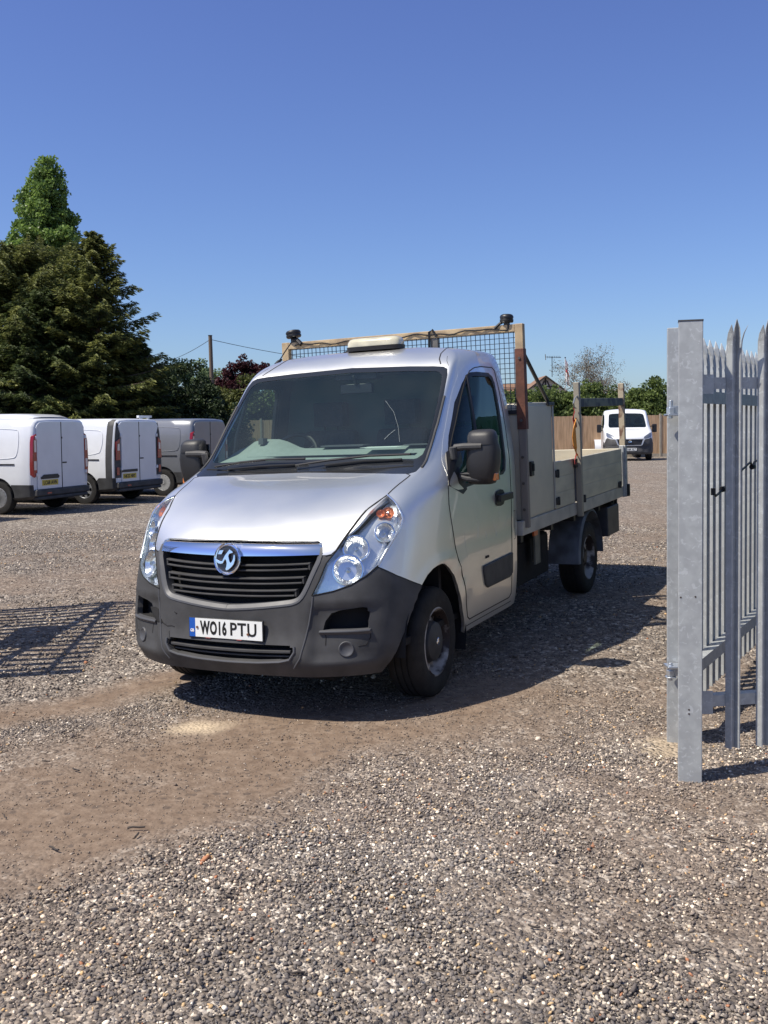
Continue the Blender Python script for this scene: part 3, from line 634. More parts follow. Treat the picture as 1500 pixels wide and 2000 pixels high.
for sd in (1, -1):
    pk = link(bpy.data.objects.new("fog_lamp_pocket", None), truck)
    q = MB(); V = []; P = FOG; nn = len(P)
    for y, z in P: x = cab.x(y, z); V += [(x - .002, y * sd, z), (x - .085, (y - .01) * sd, z)]
    q.add(V, [(2 * i, 2 * ((i + 1) % nn), 2 * ((i + 1) % nn) + 1, 2 * i + 1) for i in range(nn)] + [tuple(2 * i + 1 for i in range(nn))]); q.build("pocket_wall", MATTE, pk)
    q = MB(); V = []; n = 10
    for i in range(n + 1):
        y = .585 + .265 * i / n; x = cab.x(y, .54)
        V += [(x - .03, y * sd, .552), (x + .014, y * sd, .550), (x + .018, y * sd, .540), (x + .004, y * sd, .522), (x - .03, y * sd, .52)]
    q.add(V, [(i * 5 + j, i * 5 + (j + 1) % 5, i * 5 + 5 + (j + 1) % 5, i * 5 + 5 + j) for i in range(n) for j in range(5)] + [(4, 3, 2, 1, 0), tuple(range(n * 5, n * 5 + 5))]); q.build("pocket_blade", PLASTIC_L, pk, bevel=.003)
    c, nr, _, _ = cab.bvh.find_nearest(Vector((.77, .74, .445))); T = Matrix.Translation((c.x, c.y * sd, c.z)) @ Vector((nr.x, nr.y * sd, nr.z)).to_track_quat('Y', 'Z').to_matrix().to_4x4()
    q = MB(T); q.lathe([(.0, .002), (.030, .002), (.034, .006), (.041, .007), (.045, .001), (.046, -.01)], 32); q.build("fog_lamp_blank", PLASTIC_L, pk, smooth=True, angle=50)
    q = MB(); cab.line(q, [(.74, .60, .455), (.73, .60, .50), (.75, .60, .53)], .003, -.0005, side=sd); cab.line(q, [(.70, .78, .455), (.68, .82, .46), (.66, .84, .50), (.66, .845, .55)], .003, -.0005, side=sd); q.build("pocket_seam", MATTE, pk, smooth=True)
    q = MB(); cab.line(q, [(.80, .553, .745), (.80, .548, .70), (.81, .535, .62), (.82, .522, .55), (.83, .505, .47), (.84, .485, .40), (.84, .44, .345)], .005, .000, side=sd, k=8); q.build("bumper_crease", PLASTIC_L, pk, smooth=True)
# broken hole in the truck's right bumper corner
q = MB(); hp = [(-.655, .622), (-.60, .628), (-.565, .620), (-.552, .60), (-.545, .575), (-.515, .565), (-.500, .548), (-.520, .543), (-.575, .540), (-.60, .556), (-.625, .575), (-.640, .60)]
V = [(cab.x(abs(y), z) + .004, y, z) for y, z in hp]; V += [(x - .01, y, z) for x, y, z in V]
q.add(V, [tuple(range(12)), tuple(range(12, 24))[::-1]] + [(i, (i + 1) % 12, 12 + (i + 1) % 12, 12 + i) for i in range(12)]); q.build("broken_hole", MATTE, truck)
q = MB(); cab.line(q, [(.83, -.50, .545), (.84, -.46, .53), (.85, -.42, .535), (.85, -.40, .53)], .003, .0, step=.01); cab.line(q, [(.84, -.40, .62), (.845, -.385, .61), (.85, -.38, .615)], .003, .0, step=.01)
cab.line(q, [(.84, -.44, .50), (.85, -.43, .45), (.85, -.44, .40)], .0022, .0, step=.01); q.build("bumper_crack", MATTE, truck)

# --- number plate
PX = cab.x(.0, .54) + .006; PT = basis((PX + .010, 0, .545), (0, 1, 0), (-.04, 0, 1))
npl = MB(PT); npl.box((-.264, -.062, -.012), (.264, .060, .0)); pl = npl.build("number_plate", BLACK, truck, bevel=.003)
q = MB(PT); q.box((-.215, -.0555, .0), (.258, .0555, .003)); q.build("plate_face", mat("plate_white", (.78, .80, .78), .35, 0, coat=.3, var=.06, scale=12), pl)
q = MB(PT); q.box((-.258, -.0555, .0), (-.2155, .0555, .003)); q.build("plate_blue_band", mat("plate_blue", (.01, .09, .42), .4), pl)
text_mesh("GB", .017, "plate_letters", mat("sign_white", (.8, .8, .8), .5), PT @ Matrix.Translation((-.237, -.018, .004)), pl, bold=.0008, sx=.9)
PB = mat("plate_black", (.01, .01, .01), .4)
for s_, cx, w_, bo in (("WO16", -.085, .190, .0040), ("PTU", .128, .182, .0018)):
    o = text_mesh(s_, .077, "plate_letters", PB, PT @ Matrix.Translation((cx, .003, .0035)), pl, bold=bo, space=1.1)
    xs = [(PT.inverted() @ v.co).x for v in o.data.vertices]; k = w_ / (max(xs) - min(xs)); c = (max(xs) + min(xs)) / 2
    for v in o.data.vertices: l = PT.inverted() @ v.co; l.x = (l.x - c) * k + c; v.co = PT @ l
q = MB(PT); 
for cx, cy, r in ((-.200, .002, .0075), (.160, -.022, .0075)): q.tube([(cx, cy, .003), (cx, cy, .008)], r, 12)
q.build("plate_screw", mat("rusty_screw", (.16, .07, .04), .8), pl)
q = MB(PT)
for cx in (-.125, .095): q.box((cx - .017, -.0605, .0), (cx + .017, -.0565, .0025))
q.build("plate_frame_mark", mat("dull_red", (.45, .10, .09), .5), pl)

# --- roof: beacon bar, aerial
bn = link(bpy.data.objects.new("beacon_bar", None), truck)
def rring(cx, cy, hx, hy, z, n=28, e=.45): return [(cx + hx * math.copysign(abs(math.cos(2 * math.pi * i / n)) ** e, math.cos(2 * math.pi * i / n)), cy + hy * math.copysign(abs(math.sin(2 * math.pi * i / n)) ** e, math.sin(2 * math.pi * i / n)), z) for i in range(n)]
def stack(mb, rings):
    n = len(rings[0]); V = [p for r in rings for p in r]; F = []
    for i in range(len(rings) - 1): F += [(i * n + j, i * n + (j + 1) % n, (i + 1) * n + (j + 1) % n, (i + 1) * n + j) for j in range(n)]
    F += [tuple(range(n))[::-1], tuple(range((len(rings) - 1) * n, len(rings) * n))]; mb.add(V, F)
q = MB(); stack(q, [rring(-1.2, .025, .085, .226, 2.258), rring(-1.2, .025, .088, .230, 2.29)]); q.build("beacon_base", BLACK, bn, smooth=True)
q = MB(); stack(q, [rring(-1.2, .025, .082, .224, 2.288), rring(-1.2, .025, .080, .222, 2.32), rring(-1.2, .025, .068, .208, 2.345), rring(-1.2, .025, .045, .18, 2.356)])
q.build("beacon_lens", mat("cream_lens", (.62, .58, .42), .18, 0, coat=.8, col2=(.42, .40, .30), scale=9, contrast=(.3, .7)), bn, smooth=True, angle=50)
q = MB(); 
q.tube([(-1.16, -.845, 2.20), (-1.18, -.84, 2.225), (-1.20, -.82, 2.245)], .022, 10, r2=.008); q.tube([(-1.18, -.83, 2.235), (-1.20, -.79, 2.30), (-1.22, -.72, 2.39)], .0045, 6); q.build("aerial", BLACK, truck, smooth=True)

# --- cab back, floor and interior
edge = surface(6, 4)[:, -1]; edge = edge[edge[:, 1] > .01]
P = [(-1.495, y, z) for _, y, z in edge] + [(-1.495, -y, z) for _, y, z in edge[::-1]]
q = MB(); q.prism(P, (.02, 0, 0)); q.build("cab_back", PAINT, truck)
q = MB(); q.prism([(-1.470, y * .985, z) for _, y, z in P], (.01, 0, 0)); q.build("rear_lining", mat("rear_lining_grey", (.10, .15, .135), .9), truck)
q = MB(); q.box((-1.46, -.94, .40), (.45, .94, .44)); q.box((.42, -.60, .44), (.45, .60, .95)); q.box((-.18, -.93, .46), (-.14, .93, 1.30)); q.build("cab_floor", MATTE, truck)
for sd in (1, -1):      # wheel housings
    q = MB(); n = 16; V = []
    for i in range(n + 1):
        a = math.pi * (i / n) * 1.12 - .02; x = .03 + .475 * math.cos(a); z = .36 + .485 * math.sin(a)
        V += [(x, sd * .55, z), (x, sd * .985, z)]
    q.add(V, [(2 * i, 2 * i + 1, 2 * i + 3, 2 * i + 2) for i in range(n)]); q.add([(x, sd * .55, z) for x, z in ((-.5, .2), (.6, .2), (.6, .9), (-.5, .9))], [(0, 1, 2, 3)]); q.build("wheel_housing", MATTE, truck)
d = MB(); n = 24; V = []
for i in range(n + 1):
    y = -.86 + 1.72 * i / n; h = .10 * math.exp(-((y + .58) / .20) ** 4) 
    V += [(-.235, y * .93, 1.462), (-.42, y * .96, 1.505 + h * .25), (-.60, y, 1.545 + h * .75), (-.70, y, 1.53 + h * .5), (-.74, y, 1.40), (-.70, y, .85)]
d.add(V, [(i * 6 + j, i * 6 + j + 1, i * 6 + 7 + j, i * 6 + 6 + j) for i in range(n) for j in range(5)]); dash = d.build("dashboard", DASH, truck, smooth=True, angle=50)
q = MB(); q.box((-.66, -.12, 1.552), (-.54, .22, 1.562)); q.box((-.56, -.62, 1.585), (-.50, -.58, 1.63)); q.box((-.64, .55, 1.55), (-.50, .80, 1.556)); q.build("dash_tray", mat("tray_grey", (.07, .075, .08), .7), dash)
q = MB(); q.box((-.40, -.62, 1.50), (-.34, .70, 1.502), Matrix.Identity(4)); q.build("dash_vent", mat("vent_dark", (.05, .055, .06), .7), dash)
q = MB(); q.box((-.50, .30, 1.545), (-.34, .58, 1.547)); q.build("paper_sheet", mat("pale_paper", (.62, .66, .60), .7), dash)
T = Matrix.Translation((-.86, -.55, 1.46)) @ Matrix.Rotation(R(62), 4, 'Y')
q = MB(T); q.tube([(.205 * math.cos(a), .205 * math.sin(a), 0) for a in np.linspace(0, 2 * math.pi, 33)[:-1]], .016, 8, closed=True)
for a in (0, 2.1, 4.2): q.tube([(0, 0, -.03), (.2 * math.cos(a), .2 * math.sin(a), 0)], .018, 6)
q.tube([(0, 0, -.05), (0, 0, .01)], .06, 14); q.tube([(0, 0, -.05), (0, 0, -.35)], .04, 8); q.build("steering_wheel", BLACK, truck, smooth=True)
for yc, w_ in ((-.45, .46), (.18, .42), (.62, .42)):
    s_ = link(bpy.data.objects.new("seat", None), truck)
    q = MB(); q.prism([(-1.30, yc - w_ / 2, 1.02), (-1.12, yc - w_ / 2, 1.02), (-1.18, yc - w_ / 2, 1.40), (-1.25, yc - w_ / 2, 1.66), (-1.36, yc - w_ / 2, 1.66)], (0, w_, 0)); q.build("backrest", SEAT, s_, bevel=.04, seg=3)
    q = MB(); q.box((-1.30, yc - w_ / 2, .86), (-.76, yc + w_ / 2, 1.03)); q.build("cushion", SEAT, s_, bevel=.04, seg=3)
    q = MB(); q.box((-1.36, yc - .13, 1.69), (-1.25, yc + .13, 1.88)); q.tube([(-1.3, yc - .06, 1.6), (-1.3, yc - .06, 1.72)], .008, 6); q.tube([(-1.3, yc + .06, 1.6), (-1.3, yc + .06, 1.72)], .008, 6); q.build("headrest", SEAT, s_, bevel=.03, seg=3)
q = MB(); q.tube([(-.80, .03, 2.06), (-.84, .03, 1.99)], .012, 6); q.box((-.87, -.10, 1.93), (-.835, .16, 2.0)); q.box((-.95, -.14, 2.03), (-.84, .20, 2.07)); q.build("rear_view_mirror", BLACK, truck, bevel=.006)
for ya in (-.62, .15):
    q = MB(); q.box((-1.02, ya, 2.055), (-.86, ya + .45, 2.075)); q.build("sun_visor", LINER, truck, bevel=.006)
sc = MB(); cab_pts = [(.585, 1.74), (.66, 1.66), (.70, 1.60), (.735, 1.53)]
sc.tube([cab.near((cab.x(y, z), y, z), .001) for y, z in [(.40, 1.86), (.50, 1.78), (.575, 1.68), (.625, 1.58)]], .0007, 5); sc.tube([cab.near((cab.x(y, z), y, z), .001) for y, z in [(.50, 1.60), (.525, 1.63), (.56, 1.66)]], .0012, 5)
sc.build("windscreen_scratch", mat("scratch", (.30, .34, .34), .6), ws)

# --- chassis
ch = link(bpy.data.objects.new("chassis", None), truck)
q = MB(); 
for sd in (1, -1): q.box((-4.75, sd * .40, .56), (-1.2, sd * .47, .76))
for x in (-1.7, -2.5, -3.2, -4.1, -4.7): q.box((x, -.98, .74), (x + .06, .98, .81))
q.tube([(-3.682, -.8, .335), (-3.682, .8, .335)], .06, 10); q.build("chassis_rail", STEEL_D, ch)
q = MB(); q.box((-2.75, .48, .34), (-1.75, .86, .70)); q.box((-2.6, -.86, .38), (-1.8, -.48, .70)); q.build("fuel_tank", MATTE, ch, bevel=.03)
q = MB(); q.box((-.55, -.5, .18), (.5, .5, .42)); q.tube([(-.5, -.3, .28), (-3.0, -.3, .30), (-4.3, -.5, .34)], .035, 8); q.build("engine_tray", MATTE, ch)
for sd in (1, -1):
    q = MB(); q.tube([(0, sd * .5, .34), (0, sd * .82, .33)], .04, 8); q.box((-.06, sd * .68, .25), (.06, sd * .74, .60)); q.build("suspension", STEEL_D, ch)
    m = MB(); n = 20; V = []
    for i in range(n + 1):
        a = R(-4) + R(188) * i / n; rr = .445
        for (yy, dr) in ((.70, 0), (.985, 0), (1.0, -.03), (.70, -.012)): V.append((-3.682 + (rr + dr) * math.cos(a), sd * yy, .36 + (rr + dr) * math.sin(a)))
    m.add(V, [(i * 4 + j, i * 4 + (j + 1) % 4, i * 4 + 4 + (j + 1) % 4, i * 4 + 4 + j) for i in range(n) for j in range(4)] + [(0, 1, 2, 3), (n * 4 + 3, n * 4 + 2, n * 4 + 1, n * 4)])
    m.build("mudguard", mat("grey_mudguard", (.17, .19, .22), .6, 0, scale=6, col2=(.07, .075, .085)), truck, smooth=True, angle=40)
    q = MB(); q.box((-4.72, sd * .74, .46), (-4.24, sd * 1.02, .75)); q.build("side_locker", mat("locker_grey", (.06, .065, .075), .5, .2, var=.3, scale=6), truck, bevel=.01)
    q = MB(); q.box((-2.24, sd * .93, .50), (-2.10, sd * .945, .81)); q.box((-2.24, sd * .88, .50), (-2.22, sd * .945, .81)); q.build("under_bracket", mat("bracket_grey", (.20, .20, .17), .6, .2, var=.3), truck)
    q = MB(); q.box((-2.09, sd * .955, .745), (-2.00, sd * .975, .79)); q.build("side_reflector", mat("orange_reflector", (.70, .16, .05), .35, 0, coat=.6), truck, bevel=.004)

# --- load bed
bed = link(bpy.data.objects.new("load_bed", None), truck)
q = MB()
for sd in (1, -1): q.box((-4.90, sd * .995, .806), (-1.585, sd * 1.032, .915))
q.box((-1.585, -1.032, .806), (-1.545, 1.032, .915)); q.box((-4.93, -1.032, .806), (-4.90, 1.032, .915)); q.build("bed_frame", ALU, bed, bevel=.004)
q = MB(); q.box((-4.90, -.995, .87), (-1.585, .995, .908)); q.build("bed_floor", mat("bed_plywood", (.30, .22, .13), .8, 0, scale=5, col2=(.2, .15, .10)), bed)
PLANK = mat("side_board_alu", (.62, .57, .43), .5, .12, scale=3.2, col2=(.45, .42, .33), contrast=(.3, .7), stretch=(1, 1, 3), bump=.05, bscale=30, detail=9)
def board(name, x0, x1, y0, y1, z0, z1, n=3, axis='x', m=PLANK):
    q = MB(); h = (z1 - z0) / n
    for i in range(n): q.box((x0, y0, z0 + i * h + .003), (x1, y1, z0 + (i + 1) * h - .003))
    q.box((x0 + .002, y0 + .004, z0), (x1 - .002, y1 - .004, z1 - .001)); return q.build(name, m, bed, bevel=.003)
for sd in (1, -1):
    y0, y1 = sorted((sd * 1.0, sd * 1.03))
    board("side_board", -3.045, -2.435, y0, y1, .918, 1.315); board("side_board", -4.87, -3.13, y0, y1, .918, 1.315)
board("tailboard", -4.925, -4.895, -1.0, 1.0, .918, 1.315)
LINB = mat("pale_board_lining", (.50, .40, .25), .75, 0, scale=6, col2=(.40, .31, .20), stretch=(6, 1, 1))
q = MB(); q.box((-4.62, -.999, .93), (-2.44, -.985, 1.36)); q.build("board_lining", LINB, bed)
q = MB(); q.box((-4.885, -.999, 1.24), (-4.63, -.980, 1.36)); q.build("red_marker_board", mat("red_board", (.55, .07, .04), .5, var=.3), bed)
for sd in (1, -1):
    q = MB(); y = sd * 1.031
    for x in (-3.03, -3.145): q.box((x - .012, min(y, y + sd * .012), .93), (x + .012, max(y, y + sd * .012), 1.30))
    q.build("board_edge_trim", mat("dark_edge_trim", (.12, .125, .14), .5, .5, var=.3, scale=20), bed, bevel=.002)
    q = MB(); q.cbox((-3.02, sd * 1.045, 1.27), (.05, .03, .08)); q.build("board_latch", BLACK, bed, bevel=.006)
    for x, z in ((-2.475, 1.215), (-2.475, .985), (-3.30, .93), (-4.72, .945)):
        q = MB(); q.tube([(x, sd * 1.028, z), (x, sd * 1.05, z)], .026, 12); q.cbox((x, sd * 1.045, z), (.03, .02, .07)); q.cbox((x + .035, sd * 1.04, z), (.03, .014, .06)); q.build("drop_catch", STEEL_D, bed, bevel=.004)
    q = MB(); q.box((-3.115, min(sd * 1.034, sd * 1.085), .79), (-3.06, max(sd * 1.034, sd * 1.085), 1.985)); q.build("stake_post", mat("tan_post", (.33, .30, .23), .6, .1, scale=4, col2=(.22, .20, .17), stretch=(1, 1, .3)), bed, bevel=.006)
    q = MB(); q.box((-4.97, min(sd * 1.0, sd * 1.06), 1.33), (-4.915, max(sd * 1.0, sd * 1.06), 2.0)); q.build("stake_post", mat("peeling_post", (.40, .34, .24), .7, 0, scale=9, col2=(.16, .09, .06), contrast=(.42, .52), bump=.2), bed, bevel=.006)
    q = MB(); q.box((-4.975, min(sd * .995, sd * 1.065), .80), (-4.91, max(sd * .995, sd * 1.065), 1.345)); q.box((-4.905, min(sd * 1.03, sd * 1.05), .80), (-4.885, max(sd * 1.03, sd * 1.05), 1.345)); q.build("corner_post", GALV, bed, bevel=.005)
    q = MB(); q.cbox((-4.945, sd * 1.075, .87), (.05, .03, .13)); q.build("corner_catch", BLACK, bed, bevel=.008)
    q = MB(); q.box((-4.93, min(sd * 1.02, sd * 1.05), 1.765), (-3.11, max(sd * 1.02, sd * 1.05), 1.845)); q.build("ladder_bar", mat("painted_bar", (.16, .17, .13), .7, 0, scale=7, col2=(.05, .06, .07), contrast=(.45, .55)), bed, bevel=.004)
    q = MB(); q.box((-4.75, min(sd * .97, sd * 1.0), .70), (-4.72, max(sd * .97, sd * 1.0), .81)); q.tube([(-4.55, sd * 1., .79), (-4.50, sd * 1., .74), (-4.45, sd * 1., .79)], .008, 6); q.build("tie_hook", STEEL_D, bed)

# --- headboard
hb = link(bpy.data.objects.new("headboard", None), truck)
FRM = mat("faded_frame_paint", (.46, .35, .21), .7, .0, scale=7, col2=(.30, .22, .14), stretch=(1, 1, 1), contrast=(.35, .6), bump=.12, bscale=40)
for sd in (1, -1):
    y0, y1 = sorted((sd * 1.0, sd * 1.065))
    q = MB(); q.box((-1.655, y0, 2.215), (-1.60, y1, 2.41)); q.build("post_top", FRM, hb, bevel=.005)
    q = MB(); q.box((-1.652, y0 + .003, .86), (-1.603, y1 - .003, 1.62)); q.build("post_foot", mat("tan_grey_post", (.27, .24, .20), .65, .1, scale=5, col2=(.19, .17, .15), stretch=(1, 1, .3)), hb, bevel=.005)
    q = MB(); q.box((-1.660, y0 - .003, 1.612), (-1.595, y1 + .003, 2.222)); q.build("post_bracket", RUST, hb, bevel=.003)
    q = MB()
    for z in (1.68, 2.15, 1.40, 1.20, 1.0): q.tube([(-1.596, (y0 + y1) / 2, z), (-1.588, (y0 + y1) / 2, z)], .011, 8)
    q.build("post_bolt", mat("dull_bolt", (.12, .11, .10), .5, .7), hb)
    q = MB(); q.tube([(-1.68, sd * 1.03, 2.21), (-2.38, sd * 1.0, 1.83)], .016, 8); q.build("brace", STEEL_D, hb, smooth=True)
q = MB(); q.box((-1.655, -1.0, 2.352), (-1.60, 1.0, 2.408)); q.build("top_rail", FRM, hb, bevel=.004)
q = MB(); q.box((-1.655, .300, 1.75), (-1.61, .365, 2.352)); q.build("middle_post", mat("middle_post", (.20, .19, .18), .5, .4, var=.3), hb, bevel=.004)
q = MB(); q.box((-1.650, -1.0, 1.73), (-1.61, 1.0, 1.76)); q.build("lower_rail", STEEL_D, hb)
q = MB()
for y in np.arange(-.985, 1.0, .0385): q.box((-1.640, y - .0022, 1.75), (-1.6355, y + .0022, 2.36))
for z in np.arange(1.77, 2.36, .0385): q.box((-1.6355, -1.0, z - .0022), (-1.631, 1.0, z + .0022))
q.build("wire_mesh", mat("mesh_wire", (.035, .045, .07), .5, .3), hb)
q = MB(); cp = []
for i, y in enumerate(np.linspace(-.93, .95, 44)): cp.append((-1.592 + .006 * math.sin(i * 1.7), y, 2.378 + .008 * math.sin(i * .55) + .006 * math.sin(i * 1.3)))
q.tube(cp, .0055, 6); q.tube([(-1.60, .95, 2.375), (-1.60, .955, 2.42), (-1.615, .93, 2.43)], .0075, 6)
q.tube([(-1.595, .365, 2.36), (-1.59, .33, 2.415), (-1.595, .30, 2.40), (-1.60, .292, 2.2), (-1.60, .295, 1.9)], .009, 6); q.build("lamp_cable", BLACK, hb, smooth=True)
for y, sd in ((-.955, -1), (.935, 1)):
    wl = link(bpy.data.objects.new("work_lamp", None), truck)
    T = Matrix.Translation((-1.62, y, 2.478 if sd < 0 else 2.455)) @ Matrix.Rotation(R(-82 if sd < 0 else -92), 4, 'X') @ Matrix.Rotation(R(14), 4, 'Y')
    q = MB(T); rr = .064 if sd < 0 else .052; q.lathe([(.0, .030), (rr * .9, .030), (rr, .022), (rr, .008), (rr * .93, .004), (rr * .93, .0), (rr, -.004), (rr, -.016), (rr * .85, -.028), (.03, -.034), (.0, -.034)], 28); q.build("lamp_housing", BLACK, wl, smooth=True)
    q = MB(); q.box((-1.635, y - .02, 2.408), (-1.605, y + .02, 2.45)); q.tube([(-1.61, y, 2.44), (-1.60, y + .05 * -sd, 2.42), (-1.59, y + .09 * -sd, 2.385)], .02 if sd < 0 else .01, 8); q.build("lamp_bracket", BLACK, wl, smooth=True)

# --- tool box across the bed
tb = link(bpy.data.objects.new("tool_box", None), truck)
q = MB(); prof = [(-1.625, .916), (-1.625, 1.72), (-1.70, 1.815), (-2.425, 1.815), (-2.425, .916)]
q.prism([(x, -1.02, z) for x, z in prof], (0, 2.04, 0)); q.build("box_shell", SHEET, tb, bevel=.006)
for sd in (1, -1):
    q = MB(); y0, y1 = sorted((sd * 1.021, sd * 1.026)); q.box((-2.40, y0, .935), (-1.69, y1, 1.79)); dr = q.build("box_door", SHEET, tb, bevel=.003)
    q = MB(); q.cbox((-1.80, sd * 1.035, 1.30), (.07, .022, .115)); q.cbox((-1.80, sd * 1.05, 1.31), (.03, .016, .06)); q.build("door_latch", BLACK, dr, bevel=.006)
    q = MB(); y0, y1 = sorted((sd * 1.026, sd * 1.034)); q.box((-2.44, y0, .93), (-2.405, y1, 1.80)); q.build("box_edge_strip", ALU, tb, bevel=.002)
    q = MB(); q.cbox((-2.36, sd * 1.03, 1.80), (.16, .03, .03)); q.build("brace_foot", STEEL_D, tb, bevel=.004)

# --- ratchet strap hanging from a wire hook on the stake post
SP = Matrix(TM) 
strap = empty("ratchet_strap", label="orange and red ratchet strap hanging from a wire hook on the bed's side post", cat="strap"); strap.matrix_world = TM
q = MB(); q.tube([(-3.08, 1.06, 1.86), (-3.03, 1.075, 1.865), (-2.97, 1.07, 1.84), (-2.96, 1.06, 1.80), (-2.98, 1.06, 1.765), (-3.04, 1.06, 1.755)], .007, 6); q.build("wire_hook", mat("bare_wire", (.45, .45, .42), .4, .7), strap, smooth=True)
def ribbon(mb, P, w, wdir=(1, 0, 0), tk=.004):
    wd = Vector(wdir) * w / 2; V = []; F = []
    for i, p in enumerate(P):
        p = Vector(p); tw = Matrix.Rotation(.5 * math.sin(i * 1.1), 3, 'Z') @ wd; V += [p - tw, p + tw]
    n = len(P); nrm = Vector((0, tk, 0)); V2 = [v + nrm for v in V]; V = V + V2
    for i in range(n - 1):
        a = 2 * i; F += [(a, a + 1, a + 3, a + 2), (2 * n + a + 2, 2 * n + a + 3, 2 * n + a + 1, 2 * n + a), (a, a + 2, 2 * n + a + 2, 2 * n + a), (a + 3, a + 1, 2 * n + a + 1, 2 * n + a + 3)]
    mb.add(V, F)
q = MB(); ribbon(q, [(-2.965 + .012 * math.sin(i * .9), 1.06 + .008 * math.sin(i * 1.7), 1.76 - i * .033) for i in range(16)], .035); q.build("red_webbing", mat("red_webbing", (.38, .04, .03), .8, 0, scale=60, col2=(.12, .015, .015)), strap)
q = MB(); ribbon(q, [(-3.04, 1.06, 1.665), (-3.0, 1.062, 1.668), (-2.955, 1.07, 1.64), (-2.915, 1.073, 1.58), (-2.905, 1.07, 1.50), (-2.91, 1.075, 1.42), (-2.94, 1.07, 1.37), (-3.0, 1.065, 1.345), (-3.05, 1.06, 1.335)], .05, (1, 0, .3)); q.build("orange_webbing", mat("orange_webbing", (.85, .36, .06), .7, 0, scale=50, col2=(.7, .25, .04)), strap)

# ================================================================ ground
_fw = Vector((-.44216, -.89670)); _lf = Vector((.89645, -.44255))
def gz(x, y):
    """ground height: level yard that tilts gently under the truck, with small unevenness"""
    x = np.asarray(x, float); y = np.asarray(y, float)
    dx = x + .53606; dy = y - 6.61323
    X = dx * -.44216 + dy * -.89670; Y = dx * .89645 + dy * -.44255
    ex = np.maximum(0, np.maximum(X - .85, -4.9 - X)); ey = np.maximum(0, np.abs(Y) - 1.0); dist = np.hypot(ex, ey)
    w = 1 - np.clip((dist - .2) / 1.5, 0, 1); w = w * w * (3 - 2 * w)
    pl = -.02036 * X + .02279 * Y
    near = np.clip((60 - np.hypot(x, y)) / 40, 0, 1)
    u = .012 * np.sin(x * 1.3 + .7 * y) + .010 * np.sin(y * 1.9 - x * .6 + 1) + .006 * np.sin(3.1 * x + 2.3 * y)
    return pl * w + u * near * (1 - w)
def vnoise(x, y, s, seed=0):
    """value noise in numpy"""
    x = np.asarray(x, float) * s; y = np.asarray(y, float) * s; xi = np.floor(x).astype(int); yi = np.floor(y).astype(int); fx = x - xi; fy = y - yi
    h = lambda a, b: (np.sin(a * 127.1 + b * 311.7 + seed * 74.7) * 43758.5453) % 1.0
    fx = fx * fx * (3 - 2 * fx); fy = fy * fy * (3 - 2 * fy)
    return (h(xi, yi) * (1 - fx) + h(xi + 1, yi) * fx) * (1 - fy) + (h(xi, yi + 1) * (1 - fx) + h(xi + 1, yi + 1) * fx) * fy
def fbm(x, y, s, seed=0): return (vnoise(x, y, s, seed) + .5 * vnoise(x, y, s * 2.1, seed + 1) + .25 * vnoise(x, y, s * 4.3, seed + 2)) / 1.75
def seg(x, y, P, w):
    d = np.full(np.shape(x), 1e9)
    for (ax, ay), (bx, by) in zip(P[:-1], P[1:]):
        vx, vy = bx - ax, by - ay; t = np.clip(((x - ax) * vx + (y - ay) * vy) / (vx * vx + vy * vy), 0, 1); d = np.minimum(d, np.hypot(x - ax - t * vx, y - ay - t * vy))
    return np.clip(1.25 - d / w, 0, 1)
def dirt(x, y):
    """1 where bare brown earth shows, 0 where gravel lies thick"""
    d = seg(x, y, [(-3.2, 3.5), (-1.85, 4.3), (-1.35, 4.75), (-.85, 5.15), (-.35, 5.45), (.25, 5.75)], 1.02)
    d = np.maximum(d, seg(x, y, [(-2.4, 3.2), (-1.45, 3.85), (-.85, 4.5), (-.35, 5.2)], .42))
    d = np.maximum(d, .9 * seg(x, y, [(-2.6, 5.9), (-1.95, 6.3), (-1.5, 6.85)], .30))
    d = np.maximum(d, .35 * seg(x, y, [(-12, 7), (-5, 9), (-1, 14), (1, 22), (3, 36)], 2.4)); d = np.maximum(d, .22 * seg(x, y, [(1.2, 5.2), (3, 10), (6, 20), (9, 32)], 1.8))
    d = d + (fbm(x, y, 1.6, 3) - .5) * 1.0 * (d > .02) + (fbm(x, y, 6.0, 13) - .5) * .5 * (d > .02)
    return np.clip(d, 0, 1)
def sand(x, y): return np.clip(1.3 - np.hypot((x + 1.08) / .20, (y - 5.70) / .13) + (fbm(x, y, 9, 5) - .5) * .8, 0, 1) + np.clip(.9 - np.hypot((x - 1.50) / .28, (y - 5.20) / .22) + (fbm(x, y, 8, 6) - .5) * 1.6, 0, .6)

def spaced(a, b, n, p): t = np.linspace(0, 1, n); return a + (b - a) * t ** p
xs = np.concatenate([-spaced(9, 900, 46, 2.6)[::-1], np.arange(-8.94, 8.95, .06), spaced(9, 900, 46, 2.6)])
ys_ = np.concatenate([-spaced(0, 500, 24, 2.4)[::-1], np.arange(.2, 14, .06), spaced(14, 1400, 90, 2.6)])
GX, GY = np.meshgrid(xs, ys_); GZ = gz(GX, GY) + (fbm(GX, GY, 5, 9) - .5) * .012 * (np.abs(GX) < 9) * (GY < 14)
V = np.stack([GX, GY, GZ], -1).reshape(-1, 3); nx = len(xs); ny = len(ys_)
I = np.arange(nx * ny).reshape(ny, nx); F = np.stack([I[:-1, :-1], I[:-1, 1:], I[1:, 1:], I[1:, :-1]], -1).reshape(-1, 4)
gm = bpy.data.materials.new("gravel_ground"); gm.use_nodes = True; n = gm.node_tree; b = n.nodes["Principled BSDF"]; b.inputs["Roughness"].default_value = .95; b.inputs["Specular IOR Level"].default_value = .2
def N(t, **k):
    x = n.nodes.new(t)
    for a, v in k.items(): x.inputs[a].default_value = v
    return x
